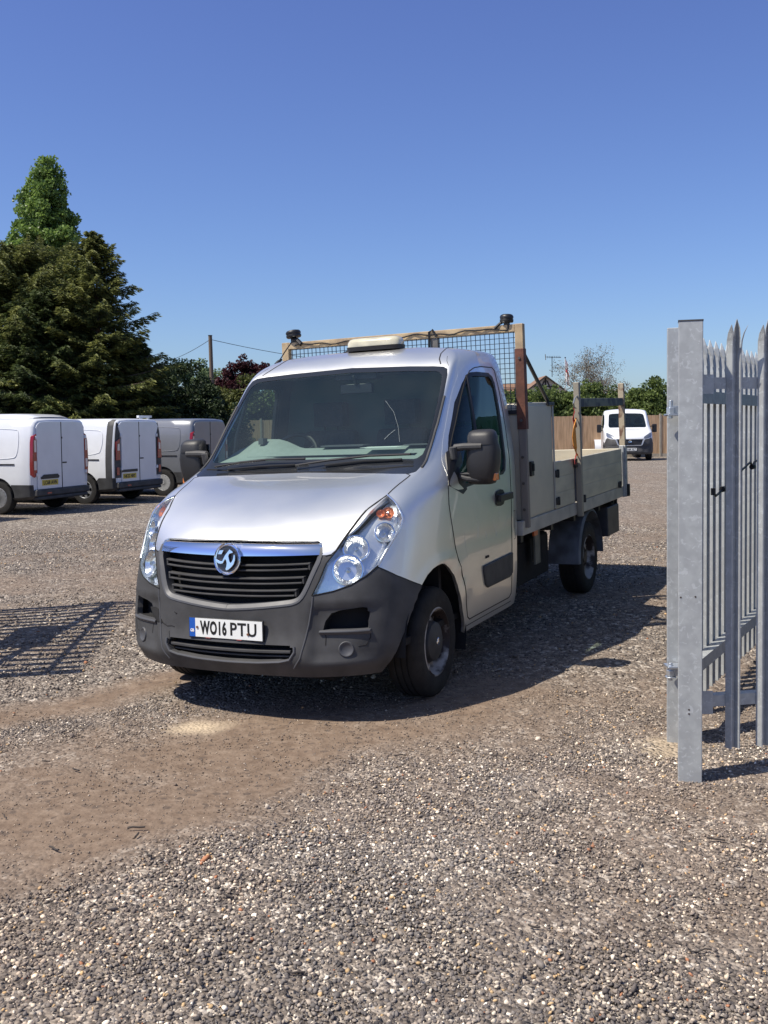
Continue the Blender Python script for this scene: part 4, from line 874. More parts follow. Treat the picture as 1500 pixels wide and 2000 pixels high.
def ramp(fac, stops):
    r = n.nodes.new("ShaderNodeValToRGB"); e = r.color_ramp.elements
    while len(e) < len(stops): e.new(.5)
    for q, (p, c) in zip(e, stops): q.position = p; q.color = (*c, 1)
    n.links.new(fac, r.inputs[0]); return r.outputs[0]
def mixc(f, a, c, mode='MIX'):
    m = n.nodes.new("ShaderNodeMix"); m.data_type = 'RGBA'; m.blend_type = mode
    if isinstance(f, float): m.inputs[0].default_value = f
    else: n.links.new(f, m.inputs[0])
    for i, v in ((6, a), (7, c)):
        if isinstance(v, tuple): m.inputs[i].default_value = (*v, 1)
        else: n.links.new(v, m.inputs[i])
    return m.outputs[2]
tc = n.nodes.new("ShaderNodeTexCoord"); ob = tc.outputs["Object"]
at = n.nodes.new("ShaderNodeAttribute"); at.attribute_name = "masks"; sp = n.nodes.new("ShaderNodeSeparateColor"); n.links.new(at.outputs["Color"], sp.inputs[0])
STN = [(.0, (.075, .066, .06)), (.30, (.14, .122, .108)), (.55, (.215, .185, .16)), (.74, (.29, .245, .205)), (.88, (.50, .44, .37)), (1.0, (.78, .71, .62))]
def vor(scale, feat='F1'):
    v = N("ShaderNodeTexVoronoi", Scale=scale); v.feature = feat; v.voronoi_dimensions = '3D'; n.links.new(ob, v.inputs["Vector"]); return v
v1 = vor(52); s1 = n.nodes.new("ShaderNodeSeparateColor"); n.links.new(v1.outputs["Color"], s1.inputs[0])
v2 = vor(24); s2 = n.nodes.new("ShaderNodeSeparateColor"); n.links.new(v2.outputs["Color"], s2.inputs[0])
c1 = ramp(s1.outputs[0], STN); c2 = ramp(s2.outputs[1], STN)
nz = N("ShaderNodeTexNoise", Scale=30, Detail=4); n.links.new(ob, nz.inputs["Vector"])
grav = mixc(ramp(nz.outputs["Fac"], [(.42, (0, 0, 0)), (.58, (1, 1, 1))]), c1, c2)
nb = N("ShaderNodeTexNoise", Scale=.9, Detail=5); n.links.new(ob, nb.inputs["Vector"])
grav = mixc(ramp(nb.outputs["Fac"], [(.35, (0, 0, 0)), (.68, (.6, .6, .6))]), grav, (.21, .168, .136))
ne = N("ShaderNodeTexNoise", Scale=14, Detail=8); n.links.new(ob, ne.inputs["Vector"])
earth = ramp(ne.outputs["Fac"], [(.3, (.145, .102, .073)), (.55, (.198, .145, .106)), (.75, (.25, .190, .143))])
v3 = vor(38); s3 = n.nodes.new("ShaderNodeSeparateColor"); n.links.new(v3.outputs["Color"], s3.inputs[0])
earth = mixc(ramp(s3.outputs[2], [(.93, (0, 0, 0)), (.95, (1, 1, 1))]), earth, (.12, .09, .07))
col = mixc(sp.outputs[0], grav, earth)
col = mixc(sp.outputs[1], col, (.50, .40, .28))
n.links.new(col, b.inputs["Base Color"])
h = n.nodes.new("ShaderNodeMath"); h.operation = 'ADD'; n.links.new(v1.outputs["Distance"], h.inputs[0]); n.links.new(v2.outputs["Distance"], h.inputs[1])
h2 = n.nodes.new("ShaderNodeMath"); h2.operation = 'MULTIPLY'; n.links.new(h.outputs[0], h2.inputs[0]); 
inv = n.nodes.new("ShaderNodeMath"); inv.operation = 'SUBTRACT'; inv.inputs[0].default_value = 1.15; n.links.new(sp.outputs[0], inv.inputs[1]); n.links.new(inv.outputs[0], h2.inputs[1])
bu = N("ShaderNodeBump", Strength=1.0, Distance=.018); bu.invert = True; n.links.new(h2.outputs[0], bu.inputs["Height"])
bu2 = N("ShaderNodeBump", Strength=.6, Distance=.02); n.links.new(ne.outputs["Fac"], bu2.inputs["Height"]); n.links.new(bu.outputs[0], bu2.inputs["Normal"]); n.links.new(bu2.outputs[0], b.inputs["Normal"])
ground = raw("ground", V, F, gm, smooth=True); tag(ground, kind="structure")
MK = np.stack([dirt(GX, GY), sand(GX, GY), 0 * GX, 0 * GX + 1], -1).reshape(-1, 4).astype(np.float32)
a = ground.data.color_attributes.new("masks", 'FLOAT_COLOR', 'POINT'); a.data.foreach_set("color", MK.ravel())

# ---- loose stones: every stone a small angular solid, thick on the gravel, thin on the bare earth
def ico(sub=0):
    bm = bmesh.new(); bmesh.ops.create_icosphere(bm, subdivisions=max(1, sub), radius=1); V = np.array([v.co for v in bm.verts]); F = np.array([[v.index for v in f.verts] for f in bm.faces]); bm.free(); return V, F
def stones(name, n, ymin, ymax, smin, smax, seed, V0, F0, spread=.50, power=2.2, keep=0.):
    r = np.random.default_rng(seed); y = np.sqrt(r.uniform(ymin ** 2, ymax ** 2, n)); x = r.uniform(-spread, spread, n) * (y + .7)
    d = dirt(x, y); k = r.uniform(0, 1, n) > np.clip(d * 1.22 - keep, 0, .84) ; k &= sand(x, y) < .25 * r.uniform(0, 2, n); k &= r.uniform(0, 1, n) < .45 + 1.1 * fbm(x, y, 2.2, 31)
    x, y, d = x[k], y[k], d[k]; n = len(x)
    s = smin + (smax - smin) * r.uniform(0, 1, n) ** power; s *= 1 - .40 * d
    ax = s[:, None] * r.uniform(.62, 1.15, (n, 3)); ax[:, 2] *= .60
    q = r.normal(size=(n, 4)); q[:, 1:3] *= .35; q /= np.linalg.norm(q, axis=1)[:, None]; w, a_, b_, c_ = q.T
    Rm = np.stack([1 - 2 * (b_ * b_ + c_ * c_), 2 * (a_ * b_ - c_ * w), 2 * (a_ * c_ + b_ * w), 2 * (a_ * b_ + c_ * w), 1 - 2 * (a_ * a_ + c_ * c_), 2 * (b_ * c_ - a_ * w), 2 * (a_ * c_ - b_ * w), 2 * (b_ * c_ + a_ * w), 1 - 2 * (a_ * a_ + b_ * b_)], -1).reshape(n, 3, 3)
    m = len(V0); J = V0[None] * (1 + r.uniform(-.36, .34, (n, m, 1))) * ax[:, None, :]
    P = np.einsum('nij,nmj->nmi', Rm, J); P[:, :, 0] += x[:, None]; P[:, :, 1] += y[:, None]
    P[:, :, 2] += (gz(x, y) + s * r.uniform(.10, .55, n))[:, None]
    Fa = (F0[None] + (np.arange(n) * m)[:, None, None]).reshape(-1, 3)
    # stone colours: mostly mid grey, some dark, some cream and white, a few rust and ochre
    pal = np.array([(.125, .115, .116), (.155, .145, .144), (.185, .172, .166), (.22, .20, .187), (.27, .242, .218), (.42, .37, .32), (.66, .60, .51), (.84, .79, .70), (.52, .38, .22), (.36, .18, .11), (.065, .062, .065)])
    pr_ = np.array([.15, .18, .17, .14, .12, .085, .058, .028, .022, .006, .041]); c = pal[r.choice(len(pal), n, p=pr_ / pr_.sum())]
    warm = np.clip((fbm(x, y, .8, 21) - .40) * 3, 0, 1)[:, None]; c = c * (1 - .35 * warm) + c * np.array([1.15, .98, .82]) * .38 * warm
    c = c * (1 + .30 * np.exp(-((y - 4.6) / 1.0) ** 2) * (fbm(x, y, 1.1, 41) > .42))[:, None]; c = c * r.uniform(.85, 1.18, (n, 1)) * np.array([1.03, .985, .925]); e_ = (np.clip(d * 1.1, 0, .85) * r.uniform(.35, 1.05, n)).clip(0, 1)[:, None]; c = c * (1 - e_) + np.array([.21, .155, .115]) * e_
    o = raw(name, P.reshape(-1, 3), Fa, None); C4 = np.ones((n, m, 4), np.float32); C4[:, :, :3] = c[:, None, :]
    a = o.data.color_attributes.new("tint", 'FLOAT_COLOR', 'POINT'); a.data.foreach_set("color", C4.ravel()); o.data.materials.append(SM)
    tag(o, kind="stuff"); return o
SM = bpy.data.materials.new("stone"); SM.use_nodes = True; n = SM.node_tree; b = n.nodes["Principled BSDF"]; b.inputs["Roughness"].default_value = .85; b.inputs["Specular IOR Level"].default_value = .25
at = n.nodes.new("ShaderNodeAttribute"); at.attribute_name = "tint"; tc = n.nodes.new("ShaderNodeTexCoord"); nz = n.nodes.new("ShaderNodeTexNoise"); nz.inputs["Scale"].default_value = 160; n.links.new(tc.outputs["Object"], nz.inputs["Vector"])
m = n.nodes.new("ShaderNodeMix"); m.data_type = 'RGBA'; m.blend_type = 'MULTIPLY'; m.inputs[0].default_value = .55; n.links.new(at.outputs["Color"], m.inputs[6]); n.links.new(nz.outputs["Fac"], m.inputs[7])
mm = n.nodes.new("ShaderNodeMix"); mm.data_type = 'RGBA'; mm.blend_type = 'MULTIPLY'; mm.inputs[0].default_value = 1.; mm.inputs[7].default_value = (1.3, 1.3, 1.3, 1); n.links.new(m.outputs[2], mm.inputs[6]); n.links.new(mm.outputs[2], b.inputs["Base Color"])
IV, IF = ico(1)
OV = np.array([(1, 0, 0), (-1, 0, 0), (0, 1, 0), (0, -1, 0), (0, 0, 1), (0, 0, -1)], float); OF = np.array([(0, 2, 4), (2, 1, 4), (1, 3, 4), (3, 0, 4), (2, 0, 5), (1, 2, 5), (3, 1, 5), (0, 3, 5)])
stones("gravel_near", 200000, 2.3, 6.2, .0032, .0112, 11, IV, IF, power=2.2)
stones("gravel_far", 95000, 6.0, 17.0, .006, .017, 12, OV, OF, spread=.46)
stones("gravel_stones", 260, 2.4, 9.0, .015, .030, 13, IV, IF, keep=.3)

# twigs and scraps lying on the gravel
q = MB(); r_ = np.random.default_rng(77)
for i in range(46):
    y_ = 2.9 + 5 * r_.random() ** 1.5; x_ = r_.uniform(-.45, .45) * y_; a_ = r_.uniform(0, 6.28); l_ = r_.uniform(.03, .085); z_ = float(gz(x_, y_)) + .014
    P = [(x_ + math.cos(a_) * l_ * t, y_ + math.sin(a_) * l_ * t + r_.normal(0, .003), z_ + r_.uniform(-.003, .005)) for t in (-.5, -.15, .2, .5)]
    q.tube(P, r_.uniform(.0015, .0045), 5)
tag(q.build("twig_litter", mat("dark_twig", (.055, .045, .04), .9)), kind="stuff")

# ================================================================ palisade gate and fence
def pale_mesh(z0, z1):
    """W-section steel pale with three splayed points, front towards local -Y"""
    q = MB(); t = .003; W = [(-.036, .004), (-.033, -.002), (-.024, -.026), (-.018, -.026), (-.007, .0), (.007, .0), (.018, -.026), (.024, -.026), (.033, -.002), (.036, .004)]
    n = len(W); zs = [z0, z1 - .16]
    V = [(x, y, z) for z in zs for x, y in W] + [(x, y + t, z) for z in zs for x, y in W]
    F = [(i, i + 1, n + i + 1, n + i) for i in range(n - 1)] + [(2 * n + i + 1, 2 * n + i, 3 * n + i, 3 * n + i + 1) for i in range(n - 1)]
    F += [(0, n, 3 * n, 2 * n), (n - 1, 3 * n - 1, 4 * n - 1, 2 * n - 1)[::-1]] + [(i, 2 * n + i, 2 * n + i + 1, i + 1) for i in range(n - 1)]
    q.add(V, F)
    def spike(a, b, dx, dy, h):
        P0 = [W[i] for i in range(a, b + 1)]; V = []; cx = sum(p[0] for p in P0) / len(P0); cy = sum(p[1] for p in P0) / len(P0)
        lv = ((0, 1.0, 0), (.45, 1.0, .15), (.72, .80, .45), (1.0, .05, 1.0)); m = len(P0)
        for f, s_, c_ in lv:
            for sgn in (0, t): V += [(cx + (p[0] - cx) * s_ + dx * c_, cy + (p[1] - cy) * s_ + dy * c_ + sgn, z1 - .16 + f * h) for p in P0]
        F = []
        for k in range(3):
            o = k * 2 * m
            for i in range(m - 1): F += [(o + i, o + i + 1, o + 2 * m + i + 1, o + 2 * m + i), (o + m + i + 1, o + m + i, o + 3 * m + i, o + 3 * m + i + 1)]
            F += [(o, o + 2 * m, o + 3 * m, o + m), (o + m - 1, o + 2 * m - 1, o + 4 * m - 1, o + 3 * m - 1)]
        F += [tuple(range(6 * m, 7 * m)) + tuple(range(7 * m, 8 * m))[::-1]]
        q.add(V, F)
    spike(3, 6, 0, -.012, .16); spike(0, 3, -.014, -.040, .13); spike(6, 9, .014, -.040, .13)
    me = bpy.data.meshes.new("pale"); me.from_pydata([tuple(v) for v in q.v], [], q.f); me.materials.append(GALV); return me
PALE = pale_mesh(.135, 2.19)
def palisade(name, a, b, first, pitch, count, label, cat, group=None, rails=(.365, 1.89), face=-1, rail_h=.055, zb=0, pale=None, post=None):
    a = Vector((*a, 0)); b = Vector((*b, 0)); d = (b - a).normalized(); L = (b - a).length; ang = math.atan2(d.y, d.x)
    root = empty(name, a, ang, label, cat, group)
    for z in rails:
        q = MB()
        if face > 0: q.box((0, -.060, z - rail_h), (L, -.054, z)); q.box((0, -.054, z - .006), (L, -.002, z))
        else: q.box((0, .004, z - rail_h / 2), (L, .010, z + rail_h / 2)); q.box((0, .010, z + rail_h / 2 - .006), (L, .055, z + rail_h / 2))
        q.build("rail", GALV, root)
        q = MB()
        yb = -.060 if face > 0 else .004; zb_ = z - rail_h / 2 if face > 0 else z
        for x in (.06, L - .08): q.tube([(x, yb, zb_), (x, yb - .012, zb_)], .014, 10)
        q.build("rail_bolt", mat("brass_bolt", (.20, .16, .10), .5, .7), root)
    for i in range(count):
        o = link(bpy.data.objects.new("pale", pale or PALE), root); o.location = (first + i * pitch, -.004, 0); o.rotation_euler = (0, 0, R(rng.uniform(-1.5, 1.5)))
        if face > 0: o.rotation_euler = (0, 0, math.pi); o.location = (first + i * pitch, .006, 0)
    return root, L
D1 = Vector((.985, .17)).normalized(); A1 = Vector((1.485, 4.73))
pf, L = palisade("palisade_fence", A1, A1 + D1 * 2.9, .185, .160, 17, "galvanised palisade fence with splayed pointed pales running off right of the front gate post", "fence")
q = MB(); P0 = Vector((1.376, 4.67)); a_ = .108
def gpost(name, x, y, w, dp, h, parent, ang=0.):
    T = Matrix.Translation((x, y, 0)) @ Matrix.Rotation(ang, 4, 'Z'); q = MB(T); q.box((0, 0, -.15), (w, dp, h)); return q.build(name, GALV, parent, bevel=.004)
gp = empty("gate_post", (0, 0, 0), label="broad galvanised steel gate post standing nearest the camera at the right", cat="post")
post = gpost("post_shaft", 1.384, 4.69, .110, .107, 2.178, gp, R(-16)); q = MB(Matrix.Translation((1.384, 4.69, 0)) @ Matrix.Rotation(R(-16), 4, 'Z')); q.box((-.002, -.002, 2.178), (.112, .109, 2.184)); q.build("post_cap", mat("weld_dark", (.10, .10, .10), .6, .6), gp)
q = MB(Matrix.Translation((1.384, 4.69, 0)) @ Matrix.Rotation(R(-16), 4, 'Z'))
for x, z in ((.050, .345), (.050, .325), (.012, .88), (.078, .885)): q.tube([(x, -.0005, z), (x, -.0015, z)], .0045, 8)
q.build("drilled_hole", mat("hole_rust", (.05, .035, .03), .9), gp)
q = MB(); q.box((1.47, 4.72, 1.84), (1.56, 4.728, 1.93)); q.box((1.47, 4.72, .31), (1.56, 4.728, .42)); q.build("fixing_cleat", GALV, gp)
# the gate leaf, swung open away from the yard entrance
LA = Vector((1.57, 5.34)); LD = Vector((.525, .851)).normalized()
leaf, L2 = palisade("palisade_gate", LA, LA + LD * 3.1, .52, .148, 17, "galvanised palisade gate leaf swung open behind the front gate post", "gate", rails=(.375, 1.88), rail_h=.07, face=1, pale=pale_mesh(.10, 2.20))
st = gpost("stile", -.0685, .035, .10, .10, 2.205, leaf, R(-15 - 58.33)); gpost("stile", L2 - .1, -.03, .08, .08, 2.1, leaf)
for z, up in ((1.772, -1), (.392, 1)):
    q = MB(Matrix.Translation((1.503, 5.22, z))); q.box((-.028, -.045, up * .028 - .005), (.075, .045, up * .028 + .007)); q.box((-.012, -.02, -.02), (.05, .03, .02))
    q.tube([(-.005, -.01, -.045), (-.005, -.01, .05)], .011, 12); q.tube([(-.005, -.01, -.020), (-.005, -.01, .012)], .024, 6); q.tube([(-.005, -.01, -.028), (-.005, -.01, -.022)], .03, 16)
    q.build("hinge_bolt", mat("bright_zinc", (.62, .66, .70), .3, .8), None, bevel=.003); o = bpy.context.scene.collection.objects[-1]
    o.parent = leaf; bpy.context.view_layer.update(); o.matrix_parent_inverse = Matrix.Translation(leaf.location).to_4x4().inverted() if False else (Matrix.Translation(leaf.location) @ leaf.rotation_euler.to_matrix().to_4x4()).inverted()
q = MB(); d3 = Vector((LD.x, LD.y, 0)); n3 = Vector((LD.y, -LD.x, 0)); o3 = Vector((LA.x, LA.y, 0)) + n3 * .05
pts = [o3 + d3 * s_ + Vector((0, 0, z)) for s_, z in ((.58, 1.30), (.64, 1.27), (.74, 1.285), (.82, 1.30), (1.2, 1.37), (1.6, 1.435), (1.66, 1.40), (1.72, 1.43), (2.2, 1.46))]
q.tube(pts, .007, 6); q.tube([pts[0] + Vector((0, 0, .02)), pts[0] - Vector((0, 0, .02))], .014, 8); q.tube([pts[3] - d3 * .02, pts[3] + d3 * .03], .018, 8); q.tube([pts[6] - d3 * .02, pts[6] + d3 * .03], .018, 8)
o = q.build("cord", BLACK, None, smooth=True); tag(o, "black knotted cord tied across the pales of the open gate leaf", "cord")
# the opposite leaf stands just outside the left edge and throws its shadow on the gravel
LB, LBD = Vector((-3.55, 6.60)), Vector((-.08, .997)).normalized()
leaf2, L3 = palisade("palisade_gate", LB, LB + LBD * 2.72, .12, .152, 17, "galvanised palisade gate leaf open beyond the left edge, its barred shadow on the gravel", "gate", rails=(.25, 1.86), rail_h=.07, face=-1)
gpost("stile", -.06, -.03, .09, .10, 2.2, leaf2); gpost("stile", L3 - .1, -.03, .08, .08, 2.1, leaf2)
q = MB(); q.box((.9, .02, .95), (1.7, .03, 1.55)); q.build("sign_back", GALV, leaf2); q = MB(); q.tube([(0.1, .03, 1.2), (2.65, .03, 1.85)], .035, 6); q.build("diagonal_brace", GALV, leaf2)

# ================================================================ close-board timber fence at the back of the yard
BOARD = mat("fence_board", (.66, .46, .28), .85, 0, scale=2.5, col2=(.40, .265, .155), stretch=(7, 7, .5), contrast=(.3, .7))
CONC = mat("concrete_post", (.36, .32, .26), .9, 0, var=.2, scale=5)
bf = empty("timber_fence", (-12, 49.3, 0), label="brown close-board timber fence with concrete posts along the back of the yard", cat="fence")
def fence_panel(x0, w):
    q = MB(); r = np.random.default_rng(int(x0 * 100) % 999); x = x0; 
    while x < x0 + w - .02:
        bw_ = .098; h_ = 2.05 + r.uniform(-.008, .008); q.add([(x, 0, .16), (x + bw_, .018, .16), (x + bw_, .030, .16), (x, .012, .16), (x, 0, h_), (x + bw_, .018, h_), (x + bw_, .030, h_), (x, .012, h_)], [(0, 3, 2, 1), (4, 5, 6, 7), (0, 1, 5, 4), (1, 2, 6, 5), (2, 3, 7, 6), (3, 0, 4, 7)]); x += .085
    for z in (.5, 1.1, 1.8): q.box((x0, .032, z), (x0 + w, .08, z + .07))
    return q
k = 0; x = 0.
while x < 34:
    fence_panel(x + .1, 1.87).build("fence_panel", BOARD, bf); q = MB(); q.box((x + .1, -.01, .0), (x + 1.97, .03, .16)); q.build("gravel_board", CONC, bf)
    q = MB(); q.box((x, -.035, -.2), (x + .1, .075, 2.12)); q.build("fence_post", CONC, bf, bevel=.012); x += 1.97

# ================================================================ vans
WHITE = mat("white_van_paint", (.72, .74, .77), .30, 0, var=.06, scale=3, coat=.7, coatr=.04, bump=.008, bscale=12)
SILV = mat("silver_van_paint", (.20, .21, .23), .4, .35, coat=.6, var=.06, scale=3)
REDL = mat("red_tail_lens", (.27, .008, .010), .15, 0, coat=.8); CLR = mat("clear_tail_lens", (.65, .62, .62), .12, .2, coat=.8)
YEL = mat("plate_yellow", (.62, .47, .06), .4)
ALLOY = mat("silver_wheel", (.50, .51, .53), .35, .7, var=.2, scale=10)
def van_wheel(parent, x, y, side, spokes=7, m=None):
    T = Matrix.Translation((x, y, .335)) @ (Matrix.Identity(4) if side > 0 else Matrix.Rotation(math.pi, 4, 'Z'))
    root = link(bpy.data.objects.new("wheel", None), parent); h = .105
    q = MB(T); q.lathe([(.20, -h), (.25, -h), (.32, -h * .9), (.335, -h * .6), (.335, h * .6), (.32, h * .9), (.25, h), (.205, h * .9), (.20, h * .5)], 40).build("tyre", RUBBER, root, smooth=True)
    q = MB(T); q.lathe([(.206, h * .85), (.19, h * .7), (.185, h * .2), (.0, h * .1)], 32); q.build("rim", STEEL_D, root, smooth=True)
    q = MB(T); q.lathe([(.206, h * .88), (.195, h * .92), (.185, h * .8)], 32)
    for i in range(spokes):
        a = 2 * math.pi * i / spokes; c, s_ = math.cos(a), math.sin(a); t = Vector((-s_, 0, c)); u = Vector((c, 0, s_)); o = Vector((0, h * .78, 0))
        q.prism([o + u * .03 - t * .025, o + u * .192 - t * .036, o + u * .192 + t * .036, o + u * .03 + t * .025], (0, .012, 0))
    q.tube([(0, h * .6, 0), (0, h * .95, 0)], .045, 16); q.build("wheel_cover", m or ALLOY, root)
def make_van(label, x, y, head, style, paint, plate, group="vans parked in a row"):
    van = empty("parked_van", (x, y, 0), R(head), label, "van", group)
    SEC = lambda w, h, zb: [(w * .90, zb), (w * .975, zb + .06), (w, .62), (w * 1.0, .95), (w * .985, 1.22), (w * .945, 1.52), (w * .90, min(1.76, h - .12)), (w * .855, h - .07), (w * .77, h - .022), (w * .45, h - .004), (0, h)]
    st = [(-1.02, .915, 1.90, .36), (-1.0, .945, 1.925, .33), (-.94, .968, 1.94, .30), (-.70, .975, 1.95, .28), (.0, .978, 1.955, .27), (.9, .978, 1.955, .26), (1.8, .975, 1.95, .26), (2.3, .97, 1.93, .26), (2.55, .968, 1.86, .26), (2.9, .965, 1.55, .26), (3.2, .955, 1.22, .26), (3.6, .93, 1.08, .25), (3.85, .86, .92, .25), (3.95, .72, .70, .26)]
    # denser rings between the stations
    S2 = []
    for a, b in zip(st[:-1], st[1:]):
        m_ = max(1, int((b[0] - a[0]) / .16)); S2 += [tuple(a[k] + (b[k] - a[k]) * j / m_ for k in range(4)) for j in range(m_)]
    S2.append(st[-1]); bm = bmesh.new(); rings = []
    for x_, w, h, zb in S2:
        pts = SEC(w, h, zb); pts = [(y_, min(z_, h)) for y_, z_ in pts]; full = pts + [(-y_, z_) for y_, z_ in pts[:-1][::-1]]; rings.append([bm.verts.new((x_, y_, z_)) for y_, z_ in full])
    nf = len(rings[0])
    for r0, r1 in zip(rings[:-1], rings[1:]):
        for j in range(nf - 1): bm.faces.new((r0[j], r0[j + 1], r1[j + 1], r1[j]))
    bm.faces.new(rings[0][::-1]); bm.faces.new(rings[-1])
    bmesh.ops.recalc_face_normals(bm, faces=bm.faces); bm.normal_update()
    AR = [[(cx + .385 * math.cos(a), .36 + .385 * math.sin(a)) for a in np.linspace(-.5, math.pi + .5, 22)] for cx in (-.2, 2.75)]
    LOWER = [(-1.1, .60), (-.52, .60), (-.52, .2), (-1.1, .2)]
    if style == 'b': LOWER = [(-1.1, .60), (-.98, .60), (-.60, .60), (-.52, .52), (-.52, .2), (-1.1, .2)]
    SW = [(2.6, 1.24), (1.75, 1.24), (1.72, 1.62), (1.80, 1.68), (2.25, 1.68), (2.5, 1.5)]
    side = lambda c, n_: abs(c.y) > .6 and abs(n_.y) > .25
    cuts = [(a, (1, 0, 0), (0, 0, 1), side, True) for a in AR] + [(LOWER, (1, 0, 0), (0, 0, 1), side, True), (SW, (1, 0, 0), (0, 0, 1), side, True)]
    if style == 'b': cuts.append(([(-.955, .60), (-.79, .60), (-.79, 1.85), (-.86, 1.93), (-.955, 1.93)], (1, 0, 0), (0, 0, 1), side, True))
    cut_skin(bm, cuts); pan = {}
    for f in bm.faces:
        c, n_ = f.calc_center_median(), f.normal; l = 'body'
        if side(c, n_):
            if any(inside(c.x, c.z, a) for a in AR): l = 'hole'
            elif inside(c.x, c.z, SW): l = 'glass'
            elif inside(c.x, c.z, LOWER): l = 'black'
            elif style == 'b' and -.955 < c.x < -.79 and c.z > .6: l = 'black'
        if 2.56 < c.x < 3.18 and n_.z > .3 and c.z > 1.2: l = 'glass'
        if c.x > 3.5 and c.z < .55: l = 'black'
        if c.z < .33 and abs(n_.y) > .3: l = 'black'
        pan.setdefault(l, []).append([v.co.copy() for v in f.verts])
    bm.free()
    for l, nm, m in (('body', 'van_body', paint), ('black', 'bumper_moulding', PLASTIC), ('glass', 'cab_window', mat("dark_van_glass", (.02, .025, .03), .08, 0, coat=.5))):
        q = MB(); ix = {}; F = []
        for f in pan.get(l, []):
            r = []
            for c in f:
                k = (round(c.x, 4), round(c.y, 4), round(c.z, 4)); r.append(ix.setdefault(k, len(ix)))
            r = [a for i, a in enumerate(r) if a != r[i - 1]]
            if len(r) > 2: F.append(tuple(r))
        q.v = [Vector(k) for k in ix]; q.f = F; q.build(nm, m, van, smooth=True, angle=40)
    q = MB(); q.box((-.95, -.85, .28), (3.7, .85, .60)); 
    q.build("underbody", MATTE, van)
    for cx in (-.2, 2.75):
        for sd in (1, -1): van_wheel(van, cx, sd * .865, sd, 7 if style == 'b' else 14, mat("white_hub", (.45, .46, .47), .4, .3) if style == 'c' else None)
        q = MB(); q.box((cx - .42, -.95, .60), (cx + .42, .95, .80)); q.build("arch_liner", MATTE, van)
    # rear doors: two leaves a little proud of the tail, with a dark gap between
    pr = [(y_, z_) for y_, z_ in SEC(.90, 1.885, .36) if z_ > .55]; pr = [(.885, .50)] + pr[1:]
    if style == 'b': pr = [(.70 if y_ > .70 and z_ < 1.75 else y_, z_) for y_, z_ in pr]
    else: pr = [(min(y_, .80), z_) if z_ < 1.66 else (y_, z_) for y_, z_ in pr]
    pr = [p for p in pr if p[0] > .02]
    for sd in (1, -1):
        P = [(-1.022, sd * y_, z_) for y_, z_ in pr] + [(-1.022, sd * .006, 1.875), (-1.022, sd * .006, .50)]
        q = MB(); q.prism(P, (-.022, 0, 0)); dr = q.build("rear_door", paint, van, bevel=.010)
        q = MB(); q.cbox((-1.05, sd * .83 if style != 'b' else sd * .72, 1.55), (.04, .05, .07)); q.cbox((-1.05, sd * .83 if style != 'b' else sd * .72, .80), (.04, .05, .07)); q.build("door_hinge", paint, van, bevel=.006)
        if style != 'b':
            q = MB(); A_ = [(.81, 1.63), (.875, 1.60), (.925, 1.46), (.945, 1.0), (.915, .74), (.81, .78)]; B_ = [(.81, 1.63), (.93, 1.58), (.958, 1.46), (.982, 1.0), (.978, .80), (.81, .78)]
            q.add([(-1.045, sd * a, b) for a, b in A_] + [(-.975, sd * (a - .018 if a > .82 else a), b) for a, b in B_], [tuple(range(6)), tuple(range(6, 12))[::-1]] + [(i, (i + 1) % 6, 6 + (i + 1) % 6, 6 + i) for i in range(6)]); tl = q.build("tail_lamp", REDL, van, bevel=.008)
            q = MB(); q.box((-1.050, min(sd * .835, sd * .89), 1.26), (-1.044, max(sd * .835, sd * .89), 1.50)); q.box((-1.050, min(sd * .835, sd * .91), .90), (-1.044, max(sd * .835, sd * .91), 1.08)); q.build("lamp_clear_part", CLR, tl)
        else:
            q = MB(); q.prism([(-1.02, sd * .72, .60), (-1.02, sd * .955, .60), (-1.01, sd * .95, 1.2), (-1.01, sd * .90, 1.62), (-1.0, sd * .84, 1.86), (-1.02, sd * .72, 1.80)], (-.012, 0, 0)); q.build("black_corner", PLASTIC, van, bevel=.006)
            q = MB(); q.prism([(-1.035, sd * .76, 1.00), (-1.035, sd * .93, 1.0), (-1.03, sd * .915, 1.42), (-1.035, sd * .78, 1.50)], (-.02, 0, 0)); tl = q.build("tail_lamp", REDL, van, bevel=.012)
            q = MB(); q.prism([(-1.056, sd * .80, 1.22), (-1.056, sd * .88, 1.22), (-1.056, sd * .87, 1.36), (-1.056, sd * .80, 1.38)], (-.004, 0, 0)); q.build("lamp_clear_part", CLR, tl)
            q = MB(); q.prism([(-1.035, sd * .80, .66), (-1.035, sd * .90, .66), (-1.035, sd * .90, .84), (-1.035, sd * .80, .84)], (-.012, 0, 0)); q.build("lower_lamp", REDL, van, bevel=.006)
    q = MB(); q.box((-1.05, .0 - .004, .50), (-1.02, .004, 1.87)); q.build("door_gap", MATTE, van)
    q = MB(); q.box((-1.10, -.90, .36), (-.98, .90, .50)); q.box((-1.08, -.86, .28), (-.95, .86, .36)); q.build("rear_bumper", PLASTIC, van, bevel=.03, seg=3)
    q = MB(); q.box((-1.106, .44, .40), (-1.098, .58, .435)); q.build("fog_lamp", REDL, van, bevel=.004)
    zP = .63; 
    hp = [(.14, zP + .075), (.10, zP + .115), (.16, zP + .165), (.62, zP + .165), (.72, zP + .105), (.70, zP + .075)] if style != 'b' else [(.10, zP + .09), (.10, zP + .15), (.72, zP + .15), (.72, zP + .09)]
    q = MB(); q.prism([(-1.046, y_, z_) for y_, z_ in hp], (-.012, 0, 0)); q.build("plate_lamp_housing", BLACK, van, bevel=.003)
